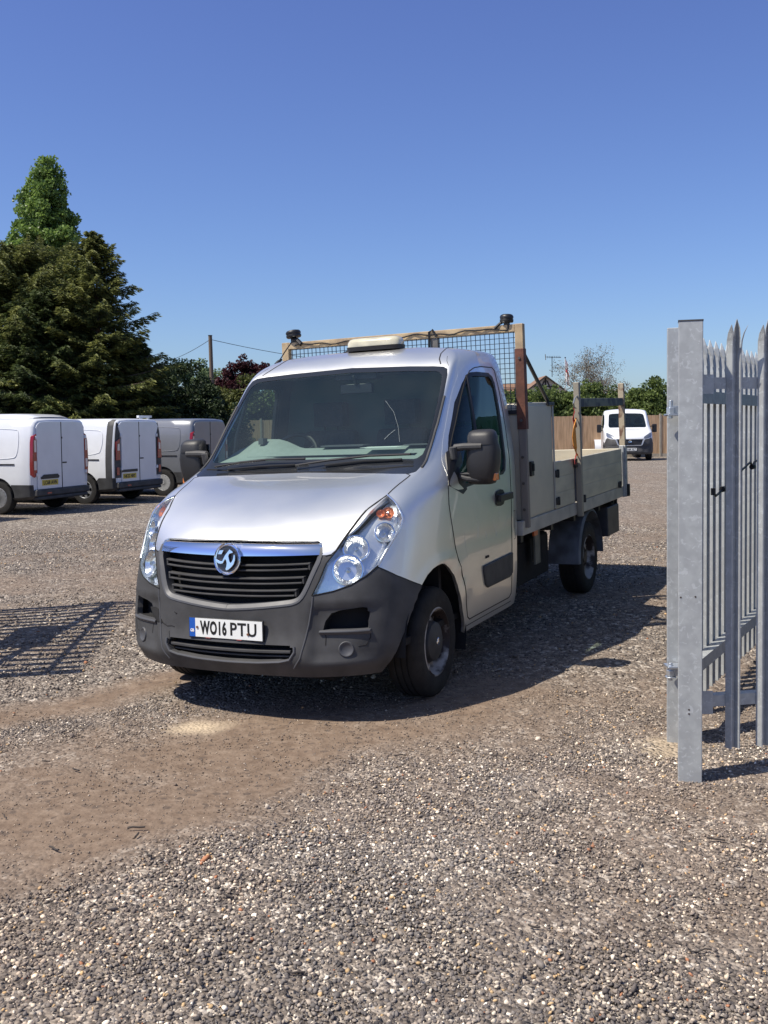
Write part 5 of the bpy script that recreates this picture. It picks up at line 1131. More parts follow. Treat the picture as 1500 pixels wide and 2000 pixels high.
    if plate:
        T = basis((-1.046, .41, zP), (0, -1, 0), (0, 0, 1)); q = MB(T); q.box((-.26, -.056, 0), (.26, .056, .006)); pl_ = q.build("number_plate", YEL, van)
        o = text_mesh(plate, .079, "plate_letters", PB, T @ Matrix.Translation((0, 0, .008)), pl_, bold=.003); Ti = T.inverted(); xs_ = [(Ti @ v.co).x for v in o.data.vertices]; k = .44 / (max(xs_) - min(xs_))
        for v in o.data.vertices: l = Ti @ v.co; l.x *= k; v.co = T @ l
    q = MB(); q.box((-1.052, -.16, 1.005), (-1.04, -.02, 1.035)); q.box((-1.05, -.035, 1.52), (-1.04, -.015, 1.56)); q.build("door_handle", BLACK, van, bevel=.004)
    q = MB(); q.box((-1.04, -.13, 1.835), (-.99, .13, 1.865)); q.build("brake_lamp", REDL, van, bevel=.006)
    # side load-door rail and pressed panel
    for sd in (1, -1):
        q = MB(); V = [(-.62, 1.0), (.95, 1.0), (.95, 1.028), (-.62, 1.028)]; q.add([(x_, sd * (.972 if z_ > 0 else 0), z_) for x_, z_ in V] + [(x_, sd * .985, z_) for x_, z_ in V], [(0, 1, 2, 3), (7, 6, 5, 4), (0, 4, 5, 1), (1, 5, 6, 2), (2, 6, 7, 3), (3, 7, 4, 0)]); q.build("load_door_rail", BLACK if style != 'c' else STEEL_D, van)
        q = MB(); pp = chaikin([(-.70, 1.20), (-.55, 1.12), (1.4, 1.12), (1.5, 1.2), (1.5, 1.74), (-.62, 1.74), (-.70, 1.66)] if style != 'b' else [(-.60, 1.10), (1.4, 1.10), (1.5, 1.2), (1.5, 1.70), (-.55, 1.70), (-.70, 1.62), (-.70, 1.32)], 2)
        wz = lambda z: np.interp(z, [.95, 1.22, 1.52, 1.76], [.978, .963, .924, .880]); q.tube([(x_, sd * (wz(z_) + .001), z_) for x_, z_ in pp], .006, 6, closed=True); q.build("panel_pressing", paint, van, smooth=True)
        q = MB(); q.tube([(2.55, sd * .96, 1.22), (2.56, sd * 1.06, 1.25)], .02, 6); q.box((2.5, min(sd * 1.05, sd * 1.22), 1.14), (2.62, max(sd * 1.05, sd * 1.22), 1.40)); q.build("door_mirror", BLACK, van, bevel=.03)
        q = MB(); q.prism([(3.62, sd * .60, .76), (3.62, sd * .90, .80), (3.40, sd * .955, .98), (3.62, sd * .72, .98)], (.16, -sd * .03, -.02)); q.build("headlight", CLR, van, bevel=.01)
    q = MB(); q.box((3.86, -.5, .55), (3.93, .5, .75)); q.build("grille", BLACK, van)
    return van
vp = math.radians(73.5); 
v1_ = make_van("white van at the left edge with dark rear bumper and plate LC68 AVN", -7.74, 21.24, 162.0, 'a', WHITE, "LC68 AVN")
v2_ = make_van("white van with black corner pillars round its tail lamps, middle of the row", -6.69, 23.69, 160.0, 'b', WHITE, "NK22 NRY")
v3_ = make_van("grey silver van partly hidden behind the truck's right mirror", -5.47, 26.21, 161.0, 'c', SILV, None)
v0_ = make_van("white van whose shadow reaches in from beyond the left edge", -9.24, 18.61, 162.0, 'a', WHITE, None)
vb_ = make_van("white van parked nose to nose beyond the leftmost van, only its roof showing", -11.7, 28.7, 342.0, 'a', WHITE, None, None)
vb_.scale = (1, 1, 1.11)
q = MB(); q.box((-.85, -.85, 1.965), (-.79, -.30, 2.02)); q.box((-.85, -.45, 1.93), (-.79, -.42, 1.97)); q.box((-.85, -.75, 1.93), (-.79, -.72, 1.97)); q.build("roof_bar", WHITE, v2_)

# ================================================================ white flatbed truck at the back fence
wt = empty("chassis_cab_truck", (11.05, 45.2, 0), R(262.5 - 360), "white cab truck with black lower bumper facing the camera by the timber fence", "truck")
WS2 = [(-.05, 1.44), (.5, 1.437), (.72, 1.435), (.78, 1.46), (.79, 1.55), (.76, 1.80), (.735, 1.98), (.70, 2.03), (.6, 2.055), (.4, 2.065), (-.05, 2.075)]
wt.scale = (1.06, 1.06, 1.03)
LMP = [(.56, .96), (.60, 1.04), (.72, 1.12), (.86, 1.20), (.93, 1.22), (.935, 1.10), (.90, 1.02), (.78, .97), (.66, .945)]
GR2 = [(-.05, .93), (.50, .93), (.56, .93), (.47, .70), (-.05, .68)]
BP2 = [(-.05, .93), (.56, .93), (.64, .93), (.80, .955), (.90, 1.0), (.955, .93), (.99, .80), (1.1, .70), (1.1, .1), (-.05, .1)]
AR2 = [(.02 + .42 * math.cos(a), .38 + .43 * math.sin(a)) for a in np.linspace(-.5, math.pi + .5, 24)]
def cls2(c, n):
    if c.x > -1 and n.x > .05 and c.y < .96 and inside(c.y, c.z, WS2): return 'ws'
    if c.y > .75 and c.z < .9 and inside(c.x, c.z, AR2): return 'hole'
    if c.x > .15 and n.x > .15:
        if inside(c.y, c.z, LMP): return 'lamp'
        if inside(c.y, c.z, GR2): return 'grille'
        if inside(c.y, c.z, BP2): return 'bumper'
    if c.y > .8 and c.x < .75 and inside(c.x, c.z, SGL): return 'sglass'
    if c.z < .42 and c.y > .8: return 'bumper'
    return 'body'
F_ = lambda c, n: c.x > .15 and n.x > .1
cab2 = Cab([(WS2, (0, 1, 0), (0, 0, 1), fr, True), (LMP, (0, 1, 0), (0, 0, 1), F_, True), (GR2, (0, 1, 0), (0, 0, 1), F_, True), (BP2, (0, 1, 0), (0, 0, 1), F_, True), (AR2, (1, 0, 0), (0, 0, 1), lambda c, n: c.y > .75 and c.z < .9, True), (SGL, (1, 0, 0), (0, 0, 1), sd_, True)], cls2, 5, (6, 8, 6, 6, 5, 5, 4, 3, 2))
cab2.shell("cab_body", ["body"], WHITE, wt, .02, LINER); cab2.shell("windscreen", ["ws"], GLASS_W, wt); cab2.shell("bumper", ["bumper"], PLASTIC, wt, .03)
cab2.shell("grille", ["grille"], BLACK, wt, .02, off=-.02)
for sd in (1, -1):
    cab2.shell("side_window", ["sglass"], GLASS_S, wt, sides=(sd,)); cab2.shell("headlight", ["lamp"], mat("smoked_headlamp", (.25, .27, .30), .12, .6, coat=.8), wt, sides=(sd,), off=.002)
    mr = link(bpy.data.objects.new("door_mirror", None), wt); q = MB(); q.tube([(-.36, sd * .98, 1.48), (-.38, sd * 1.12, 1.5)], .02, 6); q.tube([(-.36, sd * .98, 1.32), (-.38, sd * 1.12, 1.3)], .02, 6); q.build("mirror_arm", BLACK, mr)
    q = MB(); q.box((-.50, min(sd * 1.07, sd * 1.26), 1.22), (-.38, max(sd * 1.07, sd * 1.26), 1.58)); q.build("mirror_housing", BLACK, mr, bevel=.03)
    wheel("wheel", wt, 0, .86 * sd, side=sd); wheel("wheel", wt, -3.6, .86 * sd, side=sd, kind='rear')
    m = MB(); V = []
    for i in range(17):
        a = R(-5) + R(190) * i / 16
        for (yy, rr) in ((.66, .44), (1.13, .44), (1.13, .40), (.66, .42)): V.append((-3.6 + rr * math.cos(a), sd * yy, .40 + rr * 1.06 * math.sin(a)))
    m.add(V, [(i * 4 + j, i * 4 + (j + 1) % 4, i * 4 + 4 + (j + 1) % 4, i * 4 + 4 + j) for i in range(16) for j in range(4)]); m.build("mudguard", WHITE, wt, smooth=True, angle=40)
q = MB(); [q.box((-5.0, sd * .40, .5), (-1.2, sd * .47, .70)) for sd in (1, -1)]; q.build("chassis_rail", STEEL_D, wt)
q = MB()
for z in (.74, .80, .86): iband(q, z, .46, .012, .02, .006)
q.build("grille_slat", PLASTIC, wt); q = MB(); q.box((cab2.x(0, .93) - .02, -.56, .925), (cab2.x(0, .93) + .012, .56, .955)); q.box((cab2.x(0, .67) - .02, -.46, .655), (cab2.x(0, .67) + .012, .46, .685))
for sd in (1, -1): q.prism([(.80, sd * .45, .67), (.80, sd * .50, .67), (.78, sd * .61, .93), (.78, sd * .54, .93)], (.05, 0, 0))
q.build("grille_frame", mat("satin_silver_trim", (.55, .56, .58), .35, .6), wt, bevel=.004)
T = basis((cab2.x(0, .86) + .02, 0, .845), (0, 1, 0), (0, 0, 1)); q = MB(T @ Matrix.Rotation(math.pi / 2, 4, 'X')); q.lathe([(0, -.012), (.05, -.012), (.07, -.006), (.07, .01)], 24); q.build("round_badge", CHROME, wt, smooth=True)
T = basis((cab2.x(0, .5) + .02, 0, .50), (0, 1, 0), (0, 0, 1)); q = MB(T); q.box((-.26, -.056, 0), (.26, .056, .006)); pl_ = q.build("number_plate", mat("plate_white", (.78, .80, .78)), wt)
o = text_mesh("WX69 XLT", .079, "plate_letters", PB, T @ Matrix.Translation((0, 0, .008)), pl_, bold=.003); Ti = T.inverted()
xs_ = [(Ti @ v.co).x for v in o.data.vertices]; k = .46 / (max(xs_) - min(xs_))
for v in o.data.vertices: l = Ti @ v.co; l.x *= k; v.co = T @ l
q = MB(); q.prism([(-1.495, y, z) for _, y, z in edge] + [(-1.495, -y, z) for _, y, z in edge[::-1]], (.02, 0, 0)); q.build("cab_back", WHITE, wt)
q = MB(); q.prism([(-1.47, y * .98, z) for _, y, z in edge] + [(-1.47, -y * .98, z) for _, y, z in edge[::-1]], (.01, 0, 0)); q.build("rear_lining", mat("pale_grey_lining", (.16, .17, .18), .8), wt)
q = MB(); q.box((-1.46, -.94, .42), (.3, .94, .46)); q.box((-.2, -.9, .5), (-.75, .9, 1.34)); q.build("dashboard", LINER, wt, bevel=.03)
for yc in (-.5, .12, .58):
    q = MB(); q.box((-1.34, yc - .22, .8), (-1.2, yc + .22, 1.58)); q.box((-1.34, yc - .14, 1.62), (-1.24, yc + .14, 1.85)); q.build("seat", SEAT, wt, bevel=.04)

# ================================================================ trees and hedges
def leafmat(name, c, c2, trans=.35, rough=.6):
    if name in MATS: return MATS[name]
    m = bpy.data.materials.new(name); m.use_nodes = True; n = m.node_tree; n.nodes.clear(); o = n.nodes.new("ShaderNodeOutputMaterial")
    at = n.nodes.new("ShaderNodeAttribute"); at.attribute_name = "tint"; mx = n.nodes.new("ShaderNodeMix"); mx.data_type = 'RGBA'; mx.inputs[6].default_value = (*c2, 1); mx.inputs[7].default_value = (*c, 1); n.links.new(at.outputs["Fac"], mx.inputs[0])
    d = n.nodes.new("ShaderNodeBsdfPrincipled"); d.inputs["Roughness"].default_value = rough; d.inputs["Specular IOR Level"].default_value = .3; n.links.new(mx.outputs[2], d.inputs["Base Color"])
    t = n.nodes.new("ShaderNodeBsdfTranslucent"); n.links.new(mx.outputs[2], t.inputs[0]); s_ = n.nodes.new("ShaderNodeMixShader"); s_.inputs[0].default_value = trans
    n.links.new(d.outputs[0], s_.inputs[1]); n.links.new(t.outputs[0], s_.inputs[2]); n.links.new(s_.outputs[0], o.inputs[0]); MATS[name] = m; return m
BARK = mat("bark", (.12, .09, .07), .95, 0, var=.4, scale=6, bump=.5, bscale=12)
def leaves(name, C, A, W, L, B, tint, m, parent):
    """one rhombic leaf per row: centre C, axis A, width direction W, length L, breadth B"""
    A = A / np.linalg.norm(A, axis=1)[:, None]; W = W - A * (W * A).sum(1)[:, None]; W /= np.linalg.norm(W, axis=1)[:, None] + 1e-9
    a = A * L[:, None] / 2; w = W * B[:, None] / 2; V = np.stack([C - a, C + w - a * .1, C + a, C - w - a * .1], 1).reshape(-1, 3); n = len(C)
    o = raw(name, V, np.arange(4 * n).reshape(n, 4), m, parent); t = np.repeat(tint, 4).astype(np.float32); c = np.stack([t, t, t, t * 0 + 1], -1)
    at = o.data.color_attributes.new("tint", 'FLOAT_COLOR', 'POINT'); at.data.foreach_set("color", c.ravel()); return o
def conifer(label, x, y, H, rad, seed, m, nb=150, z0=.3, group="conifers behind the vans", power=.7, ragged=.45, tops=3, dens=1.0):
    """main limbs carry flat, drooping side sprays of fine shoots; several ragged leaders at the top"""
    r = np.random.default_rng(seed); t = empty("conifer_tree", (x, y, 0), 0, label, "tree", group)
    q = MB(); q.tube([(0, 0, -.2), (.05, 0, H * .4), (0, .05, H * .95)], H * .022, 9, r2=.03); tr = q.build("trunk", BARK, t, smooth=True); lb = MB(); BR = []
    for i in range(nb):
        f = ((i + r.uniform(0, 1)) / nb) ** .92; BR.append((0, 0, z0 + (H * .97 - z0) * f, f, rad * (1 - f) ** power * r.uniform(1 - ragged, 1.12) + .35, i * 2.39996 + r.uniform(-.4, .4), r.uniform(.02, .34) + .65 * f ** 2))
    for j in range(tops):
        a = r.uniform(0, 6.28); d = r.uniform(.1, .55); hz = H * r.uniform(.86, .95)
        for k in range(9): g = k / 9; BR.append((d * math.cos(a), d * math.sin(a), hz + g * H * .10, .9, .42 * (1.1 - g), k * 2.4 + r.uniform(-.4, .4), .9))
    C = []; A = []; W = []; L = []; B = []; T = []
    for i, (ox, oy, z, f, ln, az, up) in enumerate(BR):
        ca, sa = math.cos(az), math.sin(az); s = np.linspace(0, 1, 7); bx = ln * s; bz = z + ln * (up * s - .30 * s ** 2 + (.16 * s ** 4))
        P = np.stack([ox + ca * bx, oy + sa * bx, bz], 1)
        if i % 2 == 0 and i < nb: lb.tube([tuple(p) for p in P], .035, 4, r2=.006, cap=False)
        ns = int(10 + 16 * ln / rad * (rad / 3.5)); bt = r.uniform(-.22, .22)
        for k in range(ns):
            u = (k + .6) / ns; u = u ** .8; p0 = np.array([np.interp(u, s, P[:, c]) for c in range(3)]); sg = 1 if k % 2 else -1
            sl = ln * (.34 * (1.08 - u) + .06) * r.uniform(.6, 1.25) + .10; an = az + sg * r.uniform(.45, 1.0); dr = r.uniform(.15, .5)
            if u > .93: an = az + r.uniform(-.2, .2)
            n = int((9 + 26 * sl) * dens); v = r.uniform(0, 1, n) ** .8; ct, st_ = math.cos(an), math.sin(an)
            w_ = r.normal(0, 1, n) * .075 * (1.25 - v) * (1 + sl); c = np.stack([p0[0] + ct * sl * v - st_ * w_, p0[1] + st_ * sl * v + ct * w_, p0[2] - dr * sl * v ** 1.6 - np.abs(w_) * .5 + r.normal(0, .025, n)], 1)
            sw = np.sign(w_)[:, None]; ax = np.array([ct, st_, -dr * .8])[None] + np.array([-st_, ct, -.35])[None] * sw * r.uniform(.2, .9, (n, 1)) + r.normal(0, .15, (n, 3))
            C.append(c); A.append(ax); W.append(np.array([-st_, ct, 0])[None] + r.normal(0, .55, (n, 3))); L.append(r.uniform(.13, .28, n)); B.append(r.uniform(.035, .075, n))
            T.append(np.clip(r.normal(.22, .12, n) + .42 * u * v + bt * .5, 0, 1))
    lb.build("limb", BARK, tr)
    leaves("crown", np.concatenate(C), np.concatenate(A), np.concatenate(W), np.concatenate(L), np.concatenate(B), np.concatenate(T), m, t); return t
def broadleaf(name, label, cat, x, y, blobs, seed, m, nclump=120, per=130, leaf=(.10, .18), clump=.42, trunk=.12, group=None, shell=.55, limbs=True):
    """blobs: (dx, dy, z, rx, ry, rz) lobes of the crown; leaves grow in clumps spread through each lobe"""
    r = np.random.default_rng(seed); t = empty(name, (x, y, 0), 0, label, cat, group); q = MB(); zt = max(b[2] for b in blobs)
    q.tube([(0, 0, -.2), (.05, .03, zt * .45), (0, 0, zt * .9)], trunk, 8, r2=.03); tr = q.build("trunk", BARK, t, smooth=True)
    if limbs:
        q = MB()
        for b in blobs: q.tube([(0, 0, max(.3, b[2] * .35)), (b[0] * .6, b[1] * .6, b[2] * .75), (b[0], b[1], b[2] + b[5] * .5)], trunk * .45, 5, r2=.012)
        q.build("limb", BARK, tr)
    vol = np.array([b[3] * b[4] + b[4] * b[5] + b[3] * b[5] for b in blobs]); C = []; T = []
    for b, k in zip(blobs, (nclump * vol / vol.sum()).astype(int) + 1):
        d = r.normal(size=(k, 3)); d /= np.linalg.norm(d, axis=1)[:, None]; rr = r.uniform(0, 1, k) ** (.5 if shell < .5 else .28); cc = np.array(b[:3]) + d * rr[:, None] * np.array(b[3:6]); cs = clump * r.uniform(.6, 1.3, k)
        for c, s_, tn in zip(cc, cs, r.uniform(.25, .8, k)):
            n = int(per * (s_ / clump) ** 2) + 4; p = r.normal(size=(n, 3)); p /= np.linalg.norm(p, axis=1)[:, None]; p = p * (r.uniform(0, 1, (n, 1)) ** .45) * s_ * np.array([1, 1, .8]); C.append(c + p); T.append(np.clip(tn + r.normal(0, .18, n), 0, 1))
    C = np.concatenate(C); T = np.concatenate(T); k = C[:, 2] > .05; C = C[k]; T = T[k]; n = len(C); A = r.normal(size=(n, 3)); W = r.normal(size=(n, 3)); L = r.uniform(*leaf, n)
    leaves("crown", C, A, W, L, L * r.uniform(.55, .85, n), T, m, t); return t
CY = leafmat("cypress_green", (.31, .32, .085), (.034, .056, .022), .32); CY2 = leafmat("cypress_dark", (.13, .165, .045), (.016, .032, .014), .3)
PO = leafmat("poplar_green", (.27, .39, .10), (.07, .13, .035), .4, .4); HG = leafmat("hedge_green", (.19, .25, .070), (.035, .060, .020), .35)
HD = leafmat("dark_hedge", (.040, .065, .022), (.010, .018, .009), .2); PG = leafmat("pale_green", (.20, .27, .13), (.08, .13, .06), .35); PU = leafmat("purple_leaf", (.085, .022, .030), (.030, .010, .014), .3)
OL = leafmat("olive_green", (.16, .17, .045), (.04, .06, .02), .3); DRY = leafmat("dry_twig", (.20, .17, .12), (.10, .09, .06), .1)
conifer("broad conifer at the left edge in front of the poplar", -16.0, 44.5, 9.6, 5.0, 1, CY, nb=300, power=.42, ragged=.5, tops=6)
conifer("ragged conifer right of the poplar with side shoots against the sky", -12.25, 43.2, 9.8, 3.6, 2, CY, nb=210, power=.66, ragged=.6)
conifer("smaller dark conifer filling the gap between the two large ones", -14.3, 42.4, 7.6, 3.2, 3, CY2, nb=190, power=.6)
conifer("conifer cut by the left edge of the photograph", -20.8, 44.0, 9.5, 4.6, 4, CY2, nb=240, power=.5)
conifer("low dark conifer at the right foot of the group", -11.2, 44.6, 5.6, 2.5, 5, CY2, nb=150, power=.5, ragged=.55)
pb = [(.25, 0, 16.7, .80, .8, 1.15), (.1, 0, 15.6, 1.15, 1.1, 1.6), (-.3, 0, 14.5, 1.25, 1.3, 1.8), (.45, 0, 14.0, 1.3, 1.4, 1.8), (.6, 0, 12.8, 1.6, 1.7, 1.9), (-.75, 0, 12.7, 1.35, 1.5, 1.8), (-1.0, 0, 11.3, 1.5, 1.6, 1.8), (.9, 0, 11.2, 1.6, 1.7, 1.9), (-.6, 0, 9.8, 2.2, 2.2, 2.0), (.9, 0, 8.6, 2.1, 2.0, 2.0), (-.8, 0, 7.2, 2.1, 2.0, 2.0), (0, 0, 5.0, 1.6, 1.6, 2.2)]
broadleaf("poplar_tree", "tall bright green poplar standing above the conifers at the left", "tree", -20.0, 60, pb, 8, PO, 1000, 95, (.13, .24), .42, .3, shell=.6)
for i, (x, y, z, rx, m, lb, nm) in enumerate([(-10.3, 48.0, 3.2, 1.9, HD, "dark leafy tree beside the right foot of the conifers", "dark_tree"), (-8.6, 47.2, 2.1, 1.5, HD, "dark rounded bush behind the silver van", "bush"),
        (-13.6, 46.0, 2.6, 2.6, HD, "dark bush filling the foot of the conifers behind the white vans", "bush"), (-18.0, 41.5, 2.2, 2.4, HD, "dark bush below the leftmost conifer", "bush"), (-7.0, 51.0, 2.6, 1.6, OL, "yellowish green bush at the foot of the telegraph pole", "bush"), (-4.6, 51.6, 2.5, 1.9, HG, "green bush behind the timber fence seen through the cab window", "bush")]):
    bl = [(0, 0, z, rx, rx, z * .62), (-rx * .6, 0, z * .8, rx * .8, rx, z * .6), (rx * .6, .2, z * .75, rx * .8, rx, z * .6), (0, 0, z * .4, rx * 1.2, rx, z * .45)]
    broadleaf(nm, lb, "tree" if nm == "dark_tree" else "bush", x, y, bl, 20 + i, m, 230, 120, (.10, .19), .42, .12)
broadleaf("willow_tree", "pale green feathery tree left of the telegraph pole", "tree", -12.0, 63, [(0, 0, 4.6, 1.6, 1.4, 1.5), (-1.3, 0, 4.9, 1.2, 1.2, 1.2), (1.3, 0, 4.3, 1.1, 1.1, 1.1), (0, 0, 2.5, 2.2, 1.5, 1.6)], 31, PG, 200, 90, (.10, .2), .40, .15)
broadleaf("purple_leaved_tree", "dark purple leaved tree right of the telegraph pole", "tree", -8.45, 60, [(0, 0, 4.6, 1.0, 1.0, 1.2), (-.9, 0, 4.1, .8, .8, 1.1), (.9, 0, 4.4, .8, .8, 1.1), (-.2, 0, 3.0, 1.4, 1.2, 1.4), (.1, 0, 5.4, .35, .35, .5), (1.2, 0, 5.1, .3, .3, .5)], 32, PU, 190, 90, (.10, .2), .34, .12)
hs = [(6.6, 53, 3.1, 1.7), (8.9, 54, 3.3, 1.8), (10.9, 53.5, 3.5, 1.7), (12.9, 54.5, 3.0, 1.6), (14.8, 53.5, 3.2, 1.5), (16.6, 54, 3.4, 1.7), (19.0, 54, 3.2, 1.9), (3.6, 53.5, 3.0, 1.8), (.6, 53.0, 3.0, 1.8), (-2.2, 53.0, 3.1, 1.7)]
hw = ["behind the toolbox of the truck", "above the load bed left of the flag", "in front of the sparse tree", "above the white truck's cab", "right of the white truck beside the gate post", "seen through the gate pales", "furthest right behind the palisade gate", "hidden behind the truck's headboard", "seen through the truck's windscreen", "seen through the right cab window"]
for i, ((x, y, z, rx), w_) in enumerate(zip(hs, hw)):
    r = np.random.default_rng(50 + i); bl = [(r.uniform(-.9, .9) * rx, r.uniform(-.4, .4), z * r.uniform(.55, .88), rx * r.uniform(.45, .75), rx * .7, z * r.uniform(.28, .42)) for _ in range(6)] + [(0, 0, z * .4, rx * 1.25, rx, z * .5), (0, 0, z * .8, rx * .6, rx * .6, z * .32)]
    broadleaf("hedge_tree", "bushy green hedge tree " + w_, "tree", x, y, bl, 60 + i, HG, 240, 110, (.10, .19), .40, .12, "hedge trees behind the timber fence")
# sparse tree: fine bare twigs
def twig_tree(name, label, x, y, H, seed, spread=1.9):
    r = np.random.default_rng(seed); t = empty(name, (x, y, 0), 0, label, "tree"); q = MB(); q.tube([(0, 0, -.2), (.1, 0, H * .5)], .14, 7, r2=.08); q.build("trunk", BARK, t, smooth=True); b = MB(); tips = []
    def grow(p, d, L, rad, lv):
        n = 4; P = [p]
        for i in range(n): d = (d + Vector(r.normal(0, .16, 3))).normalized(); P.append(P[-1] + d * L / n)
        b.tube(P, rad, 4 if lv else 5, r2=rad * .5, cap=False); tips.append(P[-1])
        if lv < 4:
            for _ in range(4 if lv < 3 else 3): k = r.integers(1, 5); grow(P[k], (d + Vector(r.normal(0, .62, 3)) + Vector((0, 0, .12))).normalized(), L * r.uniform(.5, .72), rad * .5, lv + 1)
    for _ in range(9): grow(Vector((.1, 0, H * r.uniform(.35, .5))), (Vector((r.normal(0, .5), r.normal(0, .3), 1))).normalized(), H * .30, .035, 1)
    b.build("branches", mat("twig_grey", (.16, .13, .11), .9), t); C = np.array([tuple(p) for p in tips]); C = np.repeat(C, 9, 0) + r.normal(0, .13, (len(C) * 9, 3)); n = len(C)
    leaves("crown", C, r.normal(size=(n, 3)), r.normal(size=(n, 3)), r.uniform(.05, .10, n), r.uniform(.04, .07, n), r.uniform(0, 1, n), DRY, t)
twig_tree("sparse_tree", "nearly bare grey twiggy tree above the hedge right of the flag", 12.6, 62, 6.3, 5)
twig_tree("sparse_tree", "small bare twiggy tree beside the rooftop aerial", 13.9, 66, 4.9, 9)

# ================================================================ telegraph pole, house, aerial, flag
tp = empty("telegraph_pole", (-8.53, 50.2, 0), 0, "wooden telegraph pole with two wires rising above the hedge left of the cab", "pole")
q = MB(); q.tube([(0, 0, -.3), (-.03, 0, 3.2), (-.075, 0, 6.30)], .12, 12, r2=.095); q.build("pole_shaft", mat("pole_wood", (.17, .13, .10), .9, 0, var=.3, scale=6, stretch=(1, 1, .2)), tp, smooth=True)
q = MB(); q.tube([(-.075, 0, 6.30), (-.075, 0, 6.33)], .11, 10); q.tube([(-.16, -.02, 6.16), (.0, -.02, 6.16)], .022, 6); q.build("pole_cap", STEEL_D, tp)
def sag(a, b, s_, n=16): a = Vector(a); b = Vector(b); return [a.lerp(b, i / n) - Vector((0, 0, s_ * 4 * (i / n) * (1 - i / n))) for i in range(n + 1)]
for a, b, s_ in (((-.10, 0, 6.1), (-9.5, 26, 6.6), .35), ((0, 0, 6.1), (12.0, 14, 5.6), .45)): q = MB(); q.tube(sag(a, b, s_), .014, 5); q.build("overhead_wire", BLACK, tp, smooth=True)
hs_ = empty("bungalow", (10.2, 84, -.15), 0, "bungalow with brown tiled roof and timbered gable showing above the hedge", "house")
TILE = mat("roof_tile", (.26, .155, .10), .9, 0, var=.35, scale=9, bump=.5, bscale=6); REND = mat("cream_render", (.62, .58, .50), .9)
q = MB(); q.box((-4, 0, -.1), (4.6, 7, 2.9)); q.build("wall", mat("brick_wall", (.27, .15, .10), .9, 0, var=.3, scale=12), hs_)
q = MB(); q.prism([(-4.4, -.4, 2.8), (-4.4, 3.5, 5.35), (-4.4, 7.4, 2.8)], (9.4, 0, 0)); 
for i in range(12): z = 2.8 + i * .2; q.box((-4.41, -.42 + i * .306, z), (5.01, -.30 + i * .306, z + .05))
rf = q.build("roof", TILE, hs_)
gb = link(bpy.data.objects.new("gable", None), hs_)
q = MB(); q.prism([(2.3, -1.2, 2.9), (3.25, -1.2, 5.70), (4.2, -1.2, 2.9)], (0, 3, 0)); q.prism([(1.25, -1.15, 2.6), (1.25, -1.15, 4.22), (3.25, -1.15, 5.70), (5.25, -1.15, 4.22), (5.25, -1.15, 2.6)], (0, 4, 0)); q.build("gable_wall", REND, gb)
q = MB()
for sg in (1, -1):
    q.prism([(3.25, -1.55, 5.80), (3.25 + sg * 2.2, -1.55, 4.18), (3.25 + sg * 2.2, -1.55, 4.06), (3.25, -1.55, 5.66)], (0, .08, 0)); q.prism([(3.25 + sg * .05, -1.26, 5.4), (3.25 + sg * .16, -1.26, 5.4), (3.25 + sg * .62, -1.26, 4.3), (3.25 + sg * .5, -1.26, 4.3)], (0, .04, 0))
q.box((3.18, -1.26, 3.6), (3.30, -1.22, 5.6)); q.box((2.3, -1.27, 4.85), (4.2, -1.23, 4.95)); g2 = MB(); [g2.prism([(3.25, -1.46, 5.82), (3.25 + sg * 2.2, -1.46, 4.20), (3.25 + sg * 2.2, -1.46, 4.12), (3.25, -1.46, 5.72)], (0, 4.5, 0)) for sg in (1, -1)]; g2.build("gable_roof", TILE, gb); q.build("gable_timber", mat("dark_timber", (.03, .025, .02), .8), gb)
ae = empty("tv_aerial", (13.45, 79.6, 0), 0, "television aerial on a mast above the house gable", "aerial"); q = MB(); q.tube([(0, 0, 5.4), (0, 0, 7.0)], .028, 6); q.build("mast", STEEL_D, ae)
q = MB(); q.tube([(-.55, 0, 6.98), (.72, 0, 6.93)], .022, 5)
for i in range(9): x_ = -.5 + i * .14; q.tube([(x_, -.2, 6.98 - i * .004 - .0), (x_, .2, 6.98)], .012, 4); q.tube([(x_, 0, 6.87), (x_, 0, 7.06)], .012, 4)
q.tube([(-.52, -.1, 6.75), (-.52, .1, 7.2)], .03, 5); q.build("aerial_boom", STEEL_D, ae)
fl_ = empty("flag_on_pole", (12.75, 70, 0), 0, "white flag with red cross hanging limp from a thin pole above the hedge", "flag"); q = MB(); q.tube([(0, 0, -.1), (0, 0, 6.25)], .03, 6); q.build("flagpole", mat("white_pole", (.6, .6, .6), .5), fl_)
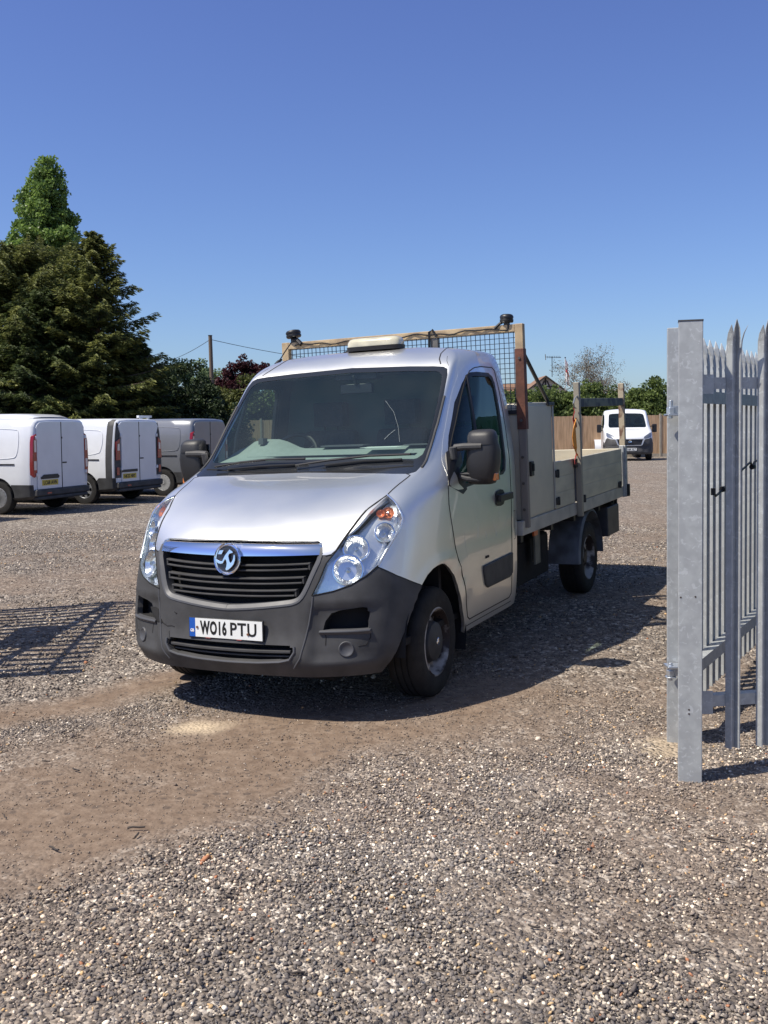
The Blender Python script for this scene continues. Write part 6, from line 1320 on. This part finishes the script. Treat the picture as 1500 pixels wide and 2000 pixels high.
q = MB(); q.tube([(0, 0, 6.25), (0, 0, 6.32)], .05, 8); q.build("pole_finial", BLACK, fl_)
def cloth(nm, u0, u1, v0, v1, m):
    V = []; F = []; a, b = 13, 9
    for i in range(a):
        for j in range(b):
            u = u0 + (u1 - u0) * i / (a - 1); v = v0 + (v1 - v0) * j / (b - 1)
            V.append((.03 + .36 * u * (.35 + .4 * v) + .02 * math.sin(9 * u), .10 * math.sin(11 * u + 2 * v) * (.3 + v), 6.18 - 1.5 * v - .55 * u * (.4 + .6 * v)))
    F = [(i * b + j, i * b + j + 1, (i + 1) * b + j + 1, (i + 1) * b + j) for i in range(a - 1) for j in range(b - 1)]; q = MB(); q.add([(-x_ if x_ > .12 and False else x_ * 1.0, y_, z_) for x_, y_, z_ in V], F); return q.build(nm, m, fl_, smooth=True)
FW = mat("flag_white", (.8, .8, .8), .8); FR_ = mat("flag_red", (.55, .03, .04), .8)
for u0, u1, v0, v1, m in ((0, .42, 0, .42, FW), (.42, .58, 0, 1, FR_), (.58, 1, 0, .42, FW), (0, .42, .42, .58, FR_), (.58, 1, .42, .58, FR_), (0, .42, .58, 1, FW), (.58, 1, .58, 1, FW)): cloth("flag_cloth", u0, u1, v0, v1, m)
# container to the right of the entrance: outside the frame, mirrored in the truck's door and window
ct = empty("shipping_container", (6.05, 6.84, 0), R(63.9), "long dark green container right of the entrance, seen mirrored in the truck's side", "container")
CG = mat("container_green", (.018, .075, .050), .45, 0, var=.3, scale=2); q = MB(); q.box((0, 0, .1), (24, 2.4, 2.60)); q.build("container_body", CG, ct)
q = MB(); 
for i in range(80): q.box((.1 + i * .3, 2.4, .2), (.22 + i * .3, 2.43, 2.5)); 
q.build("corrugation", CG, ct)
q = MB()
for x_ in (3, 6.1, 9, 12.2, 15, 18.2, 21): q.box((x_, 2.44, .3), (x_ + .06, 2.48, 2.4)); q.box((x_ - .5, 2.44, 1.5), (x_ + .1, 2.47, 1.9))
q.build("locking_bar", mat("pale_bar", (.5, .52, .5), .5), ct)
